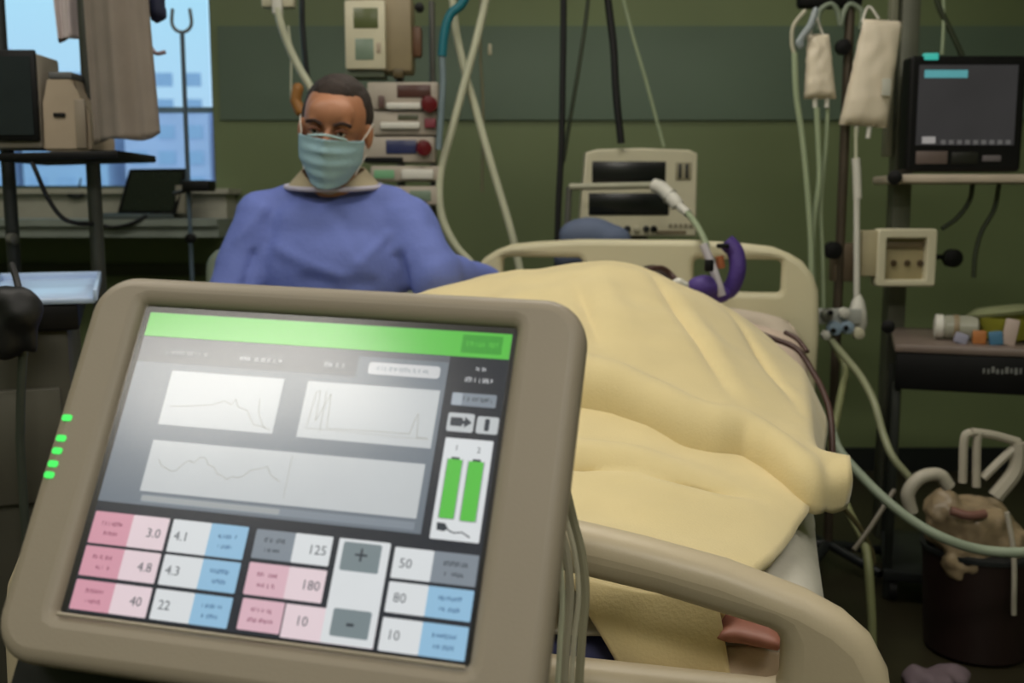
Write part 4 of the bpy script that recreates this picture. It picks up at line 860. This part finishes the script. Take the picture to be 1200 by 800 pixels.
line([(970, 126), (968, 170), (962, 240), (964, 300), (965, 370)], .006, 'thin grey-green line beside the stand pole under the small bag', YR-.05)
lb = T('drip_chamber_line', 'white drip chamber line below the large milky bag with bulb at bottom', 'line', at(1004, 390, YR-.08))
tube('tubing', hosew, lb, [at(1003, 150, YR-.08), at(1003, 185, YR-.08)], .005); tube('drip_chamber', white, lb, [at(1003, 185, YR-.08), at(1004, 200, YR-.08), at(1005, 233, YR-.08)], .012, smooth=False)
tube('tubing', white, lb, [at(1004, 233, YR-.08), at(1004, 290, YR-.08), at(1004, 352, YR-.08)], .009)
lathe('bulb', white, lb, [(.008, 0), (.018, -.02), (.026, -.055), (.028, -.085), (.022, -.105), (.006, -.112)][::-1], at(1006, 345, YR-.08), (0, 0, 1))
mf = T('stopcock_manifold', 'cluster of blue-white stopcocks with black dots beside headboard right edge', 'manifold', at(975, 395, YR-.1))
pbox('rail', M('manifold_pale', (168, 170, 164), .4), mf, 957, 362, 1010, 380, YR-.12, .03, .005)
for x, y, m, r in ((967, 368, steel, .018), (976, 384, M('valve_blue', (140, 160, 178), .35), .022), (991, 383, M('valve_blue', 0), .02), (987, 366, white, .016), (966, 392, white, .014), (1004, 390, ivory, .018)):
    e = lathe('valve', m, mf, [(.004, 0), (r, .004), (r*.9, .02), (.004, .024)], at(x, y, YR-.12), (.1, -1, 0), 14)
for x, y in ((991, 384), (976, 387), (973, 366)): lathe('valve_center', black, mf, [(.003, 0), (.008, .002), (.007, .008), (.002, .01)], at(x, y, YR-.146), (0, -1, 0), 10)
# hoses lower right
o = tube('drain_hose', M('hose_greygreen', (146, 158, 138), .4), None, [at(972, 495, 2.2), at(982, 525, 2.15), at(1004, 552, 2.1), at(1036, 584, 2.05), at(1072, 612, 2.02), at(1110, 632, 2.0), at(1150, 644, 2.0), at(1200, 647, 2.0), at(1260, 640, 2.05)], .0105); top(o, 'thick grey-green drain hose sweeping from bed side to right photo edge', 'hose')
o = tube('drain_hose', M('hose_olive', (138, 142, 112), .4), None, [at(975, 400, 2.9), at(990, 418, 2.8), at(1008, 440, 2.7), at(1024, 470, 2.6), at(1034, 505, 2.55), at(1046, 535, 2.5), at(1068, 562, 2.48)], .010); top(o, 'olive hose curving from the stopcocks down to the plastic bag', 'hose')
o = tube('chest_tube', M('tube_yellowgreen', (142, 146, 104), .4), None, [at(972, 395, 2.95), at(990, 430, 2.9), at(984, 470, 2.8), at(975, 520, 2.7), at(980, 560, 2.6), at(995, 600, 2.5), at(1014, 640, 2.4), at(1020, 700, 2.35), at(1022, 760, 2.35), Vector((at(1022, 760, 2.35).x, 2.36, .02))], .011); top(o, 'yellow-green tube hanging behind bed side below the stopcocks', 'tube')
o = tube('thin_rod', M('rod_grey', (112, 106, 92), .4), None, [at(1048, 574, 2.4), at(1020, 618, 2.35), at(1000, 645, 2.3)], .006, smooth=False); top(o, 'thin grey tube crossing under the thick drain hose', 'tube')
o = tube('thin_line', M('rod_dark', (84, 78, 50), .4), None, [at(985, 590, 2.4), at(1010, 622, 2.4), at(1024, 655, 2.4), at(1014, 664, 2.4)], .006); top(o, 'dim olive loop of tubing near floor right of bed', 'tube')
# ---------------------------------------------------------------- right equipment trolley
YQ = 3.0
et = T('equipment_trolley', 'tall dark trolley at right with column, shelf and black-fronted drawer', 'trolley', (at(1110, 400, YQ).x, YQ+.15, 0))
cx = at(1060, 100, YQ+.15).x
box('column', M('column_grey', (96, 98, 84), .4, metal=.2), et, (cx, YQ+.15, 1.05), (.055, .06, 1.98), bev=.006)
box('column', M('column_light', (132, 132, 112), .4), et, (cx-.045, YQ+.15, 1.75), (.02, .04, 1.0), bev=.004)
pbox('shelf', M('shelf_pinkgrey', (200, 186, 168), .4), et, 1058, 204, 1300, 214, YQ-.05, .25, .006)
lathe('clamp_knob', black, et, [(.006, 0), (.02, .004), (.02, .026), (.006, .03)], at(1048, 208, YQ-.03), (-.3, -1, 0)); 
mn = T('vital_signs_monitor', 'large black monitor with cyan band on the right trolley shelf', 'monitor', at(1130, 203, YQ))
YM = YQ-.02
a = at(1068, 65, YM); b = at(1192, 201, YM)
plate('housing', black, mn, [rrect(a.x, b.z, b.x+.01, a.z, .012, 4)], .07, .01, frame(Vector((0, YM+.035, 0)), (1, 0, 0), (0, 0, 1), (0, -1, 0)))
pbox('display', M('display_greybrown', (62, 60, 62), .35, var=.12, scale=6, emit=.55), mn, 1078, 76, 1188, 170, YM-.003, .004, 0)
pbox('cyan_band', M('px_cyan', (88, 160, 165), .3, emit=.8), mn, 1084, 82, 1134, 91, YM-.005, .003, 0)
pbox('alarm_light', M('alarm_teal', (60, 175, 160), .3, emit=.9), mn, 1084, 62, 1100, 70, YM-.003, .02, .002)
pw = M('px_pale', (168, 164, 160), .3, emit=.7); pbox('soft_key', pw, mn, 1081, 160, 1096, 168, YM-.005, .003, 0)
for k in range(9): pbox('soft_key', M('px_dim', (104, 102, 100), .3, emit=.7), mn, 1103+k*9.5, 164, 1108+k*9.5, 169, YM-.005, .003, 0)
pbox('nameplate', M('plate_taupe', (110, 96, 92), .4), mn, 1074, 177, 1110, 192, YM-.003, .004, .001); pbox('key_pad', M('pad_dark', (34, 34, 30), .4), mn, 1116, 178, 1146, 192, YM-.003, .004, .001); pbox('rotary_label', M('label_grey', (112, 106, 110), .4), mn, 1152, 182, 1173, 189, YM-.003, .004, .001)
for x0, pts in ((0, [(1090, -60), (1098, 0), (1112, 32), (1128, 66)]), (1, [(1104, -60), (1106, 20), (1104, 64)])):
    line(pts, .005 if x0 else .008, ['dark olive cable slanting down to the black monitor top', 'thin pale green line to the teal light of black monitor'][x0], YQ+.06, [M('cable_darkolive', 0), hoseg][x0], 'monitor_cable')
for i, pts in enumerate([[(1140, 215), (1136, 235), (1122, 255), (1104, 268)], [(1171, 215), (1165, 245), (1150, 272), (1143, 298), (1141, 325)]]): line(pts, .007, ['short dark cable curving left under the monitor shelf', 'longer dark cable dropping under the monitor shelf'][i], YQ+.08, M('cable_darkolive', 0), 'monitor_cable')
mb = T('power_module', 'cream wall module with sunken panel and three sockets, right of drip stand', 'module', at(1050, 335, YQ))
a = at(1010, 268, YQ-.03); b = at(1097, 336, YQ-.03)
plate('housing', cream, mb, [rrect(a.x+.05, b.z, b.x, a.z, .01, 3), rrect(a.x+.062+.015, b.z+.02, b.x-.03, a.z-.028, .004, 2)], .05, .006, frame(Vector((0, YQ, 0)), (1, 0, 0), (0, 0, 1), (0, -1, 0)))
box('back_panel', M('panel_sand', (160, 148, 112), .5), mb, ((a.x+.05+b.x)/2, YQ+.012, (a.z+b.z)/2), (b.x-a.x-.06, .02, a.z-b.z-.02), bev=.002)
pbox('side_block', M('block_sand', (170, 160, 128), .5), mb, 1010, 270, 1034, 324, YQ-.02, .08, .006); pbox('recess_label', M('label_brown', (112, 98, 72), .5), mb, 1036, 283, 1082, 291, YQ-.004, .006, .001)
for x in (1047, 1063, 1078): lathe('socket', M('socket_brown', (70, 54, 34), .5), mb, [(.002, 0), (.009, .001), (.009, .004), (.002, .005)], at(x, 308, YQ-.001), (0, -1, 0), 12)
kn = lathe('wall_knob', black, None, [(.01, 0), (.028, .006), (.028, .03), (.008, .036)], at(1113, 302, YQ+.11), (0, -1, 0)); top(kn, 'black round knob right of the cream socket module', 'knob')
tube('stem', black, kn, [at(1113, 302, YQ+.11), at(1113, 302, YQ+.11)+Vector((0, .06, 0)), at(1070, 302, YQ+.17)], .008, smooth=False)
# lower shelf & drawer
def q4(pts, z=0): return [Vector(p) for p in pts]
YD = 2.75
l0 = at(1048, 402, YD); r0 = at(1290, 432, YD-.16)
zt = (l0.z+r0.z)/2
dirr = (Vector((r0.x, r0.y, 0))-Vector((l0.x, l0.y, 0))).normalized(); nrm = Vector((-dirr.y, dirr.x, 0))
W_ = (Vector((r0.x, r0.y, 0))-Vector((l0.x, l0.y, 0))).length
def Q(a, b, z): return Vector((l0.x, l0.y, 0))+dirr*a+nrm*b+UP*z
QR = Matrix((dirr, nrm, UP)).transposed()
ztop = at(1048, 402, YD).z
box('worktop', M('worktop_taupe', (118, 104, 96), .4), et, Q(W_/2, .2, ztop-.012), (W_, .42, .024), rot=QR, bev=.008)
box('drawer_front', black, et, Q(W_/2, .012, ztop-.075), (W_-.01, .03, .10), rot=QR, bev=.005)
bm = bmesh.new(); rr = random.Random(4)
for k in range(9): bx(bm, Q(.225+k*.011, -.0045, ztop-.062+rr.uniform(-.003, .003)), (.004+rr.uniform(0, .004), .003, .010+rr.uniform(0, .008)), rot=QR)
mk('drawer_lettering', bm, M('lettering_grey', (120, 122, 118), .5), et, smooth=False)
box('drawer_body', dark, et, Q(W_/2, .22, ztop-.07), (W_-.04, .38, .08), rot=QR, bev=.004)
for a_, b_ in ((.012, .03), (.012, .38), (W_-.02, .38), (W_-.02, .03)): box('leg', M('leg_dark', (28, 32, 26), .5), et, Q(a_, b_, ztop/2-.05), (.022, .022, ztop-.12), rot=QR, bev=.003)
box('base_bar', dark, et, Q(W_/2, .2, .08), (W_, .4, .03), rot=QR, bev=.005)
for a_ in (.03, W_-.03):
    for b_ in (.04, .38): lathe('wheel', rubber, et, [(.01, -.012), (.032, -.01), (.032, .01), (.01, .012)], Q(a_, b_, .033), dirr)
lathe('side_knob', black, et, [(.006, 0), (.018, .004), (.018, .02), (.006, .024)], at(1041, 382, YD), (-.4, -1, 0))
# items on the worktop
jar = T('specimen_jar', 'white-lidded clear jar lying on the right trolley top', 'jar', Q(.13, .14, ztop))
lathe('lid', white, jar, [(.02, 0), (.034, .004), (.034, .022), (.03, .026)], Q(.105, .13, ztop+.036), dirr, 20); lathe('jar_body', M('jar_clear', (182, 182, 165), .25, alpha=.7), jar, [(.028, 0), (.033, .006), (.033, .085), (.026, .09)], Q(.13, .13, ztop+.036), dirr, 20)
lathe('band', M('band_tan', (140, 124, 96), .5), jar, [(.0335, 0), (.0345, .002), (.0345, .012), (.0335, .014)], Q(.155, .13, ztop+.036), dirr, 20)
bw = T('plastic_bowl', 'clear plastic bowl of yellow packets on the trolley top, lid ajar', 'bowl', Q(.29, .15, ztop))
lathe('bowl', M('bowl_yellow_clear', (172, 170, 62), .35, alpha=.9), bw, [(.04, 0), (.055, .006), (.075, .05), (.082, .066), (.078, .066), (.05, .012)], Q(.29, .15, ztop+.002), None, 28)
lathe('lid', M('lid_clear_olive', (150, 156, 118), .3, alpha=.75), bw, [(.02, 0), (.078, .003), (.084, .012), (.06, .026), (.01, .028)], Q(.275, .16, ztop+.068), (-.12, .1, 1), 28)
for i, (a_, b_, z_, col, nm_, lb_) in enumerate([(.255, .05, .018, (70, 118, 150), 'packet', 'small blue packet before the yellow bowl'), (.215, .055, .018, (176, 112, 60), 'packet', 'small orange packet left of blue packet on trolley top'), (.29, .055, .035, (188, 170, 160), 'packet', 'pinkish white packet leaning at the yellow bowl front'), (.17, .05, .014, (150, 150, 170), 'packet', 'pale lilac packet between jar and orange packet')]):
    bm = bmesh.new(); bx(bm, Q(a_, b_, ztop+z_), (.034, .02, z_*2), rot=QR @ Matrix.Rotation(.15*(i-1), 3, 'Y'), bev=.004); top(mk(nm_, bm, M('packet_%d' % i, col, .5), None), lb_, 'packet', 'packets on the trolley top')
o = box('cap', black, None, Q(.36, .08, ztop+.022), (.03, .04, .042), rot=QR, bev=.008); top(o, 'black cap at right end of the trolley top beside bowl', 'cap')
# waste bin and plastic bags
YN = 2.45
bn = T('waste_bin', 'dark brown waste bin near floor at right edge', 'bin', (at(1140, 700, YN).x, YN, 0))
zb1 = at(1130, 640, YN).z; lathe('bin_body', M('bin_brown', (36, 22, 20), .5), bn, [(.10, 0), (.12, .01), (.135, zb1), (.128, zb1), (.112, .02)], (at(1145, 700, YN).x, YN, 0), None, 28)
lathe('rim', dark, bn, [(.13, 0), (.14, .004), (.14, .014), (.13, .018)], (at(1145, 700, YN).x, YN, zb1-.008), None, 28)
cb = Vector((at(1140, 620, YN).x, YN, zb1))
plb = M('plastic_bag_tan', (150, 132, 104), .35, var=.3, scale=22, alpha=.92)
o = blobs('crumpled_bag', plb, None, [('e', cb+Vector((-.01, -.02, .05)), (.115, .1, .08)), ('e', cb+Vector((-.08, -.03, .09)), (.06, .06, .05)), ('e', cb+Vector((.05, -.03, .03)), (.07, .08, .055)), ('e', cb+Vector((-.02, -.05, -.02)), (.09, .07, .05))], .008, 3, disp=lambda c: .022*nz(c, 16)+.008*nz(c, 40)); top(o, 'crumpled translucent tan plastic bag overflowing the dark bin', 'plastic bag')
tube('red_streak', M('streak_rose', (120, 84, 74), .5), o, [at(1114, 598, YN-.11), at(1135, 604, YN-.12), at(1154, 602, YN-.11)], .011)
whb = M('strap_white', (178, 172, 156), .45)
o = tube('bag_strap', whb, None, [at(1068, 600, YN-.1), at(1064, 578, YN-.1), at(1078, 560, YN-.1), at(1100, 556, YN-.1), at(1112, 570, YN-.1)], .016); top(o, 'loop of pale plastic sheet left of crumpled bag', 'plastic sheet')
fr3 = T('folded_frame', 'white folded plastic frame sticking up behind crumpled bag', 'frame', at(1150, 590, YN+.05))
for pts in ([(1128, 565), (1130, 515), (1138, 506)], [(1144, 570), (1145, 515), (1150, 505)], [(1138, 506), (1165, 510), (1194, 518)], [(1194, 518), (1190, 550), (1166, 582)], [(1152, 560), (1172, 540), (1192, 522)]):
    tube('strip', whb, fr3, [at(x, y, YN+.05) for x, y in pts], .011 if pts[0][0] < 1190 else .02, 8)
o = tube('strap', whb, None, [at(1180, 600, YN-.14), at(1188, 650, YN-.15), at(1188, 720, YN-.15)], .006); top(o, 'thin pale strap hanging at right photo edge over the bin', 'strap')
o = blobs('crumpled_tissue', M('tissue_lilac', (120, 104, 112), .7), None, [('e', (at(1092, 700, 2.2).x, 2.20, .035), (.06, .05, .03)), ('e', (at(1125, 700, 2.2).x, 2.23, .03), (.05, .04, .028))], .008, 3, disp=lambda c: .012*nz(c, 30)); top(o, 'crumpled lilac-grey tissue on floor before the bin', 'tissue')
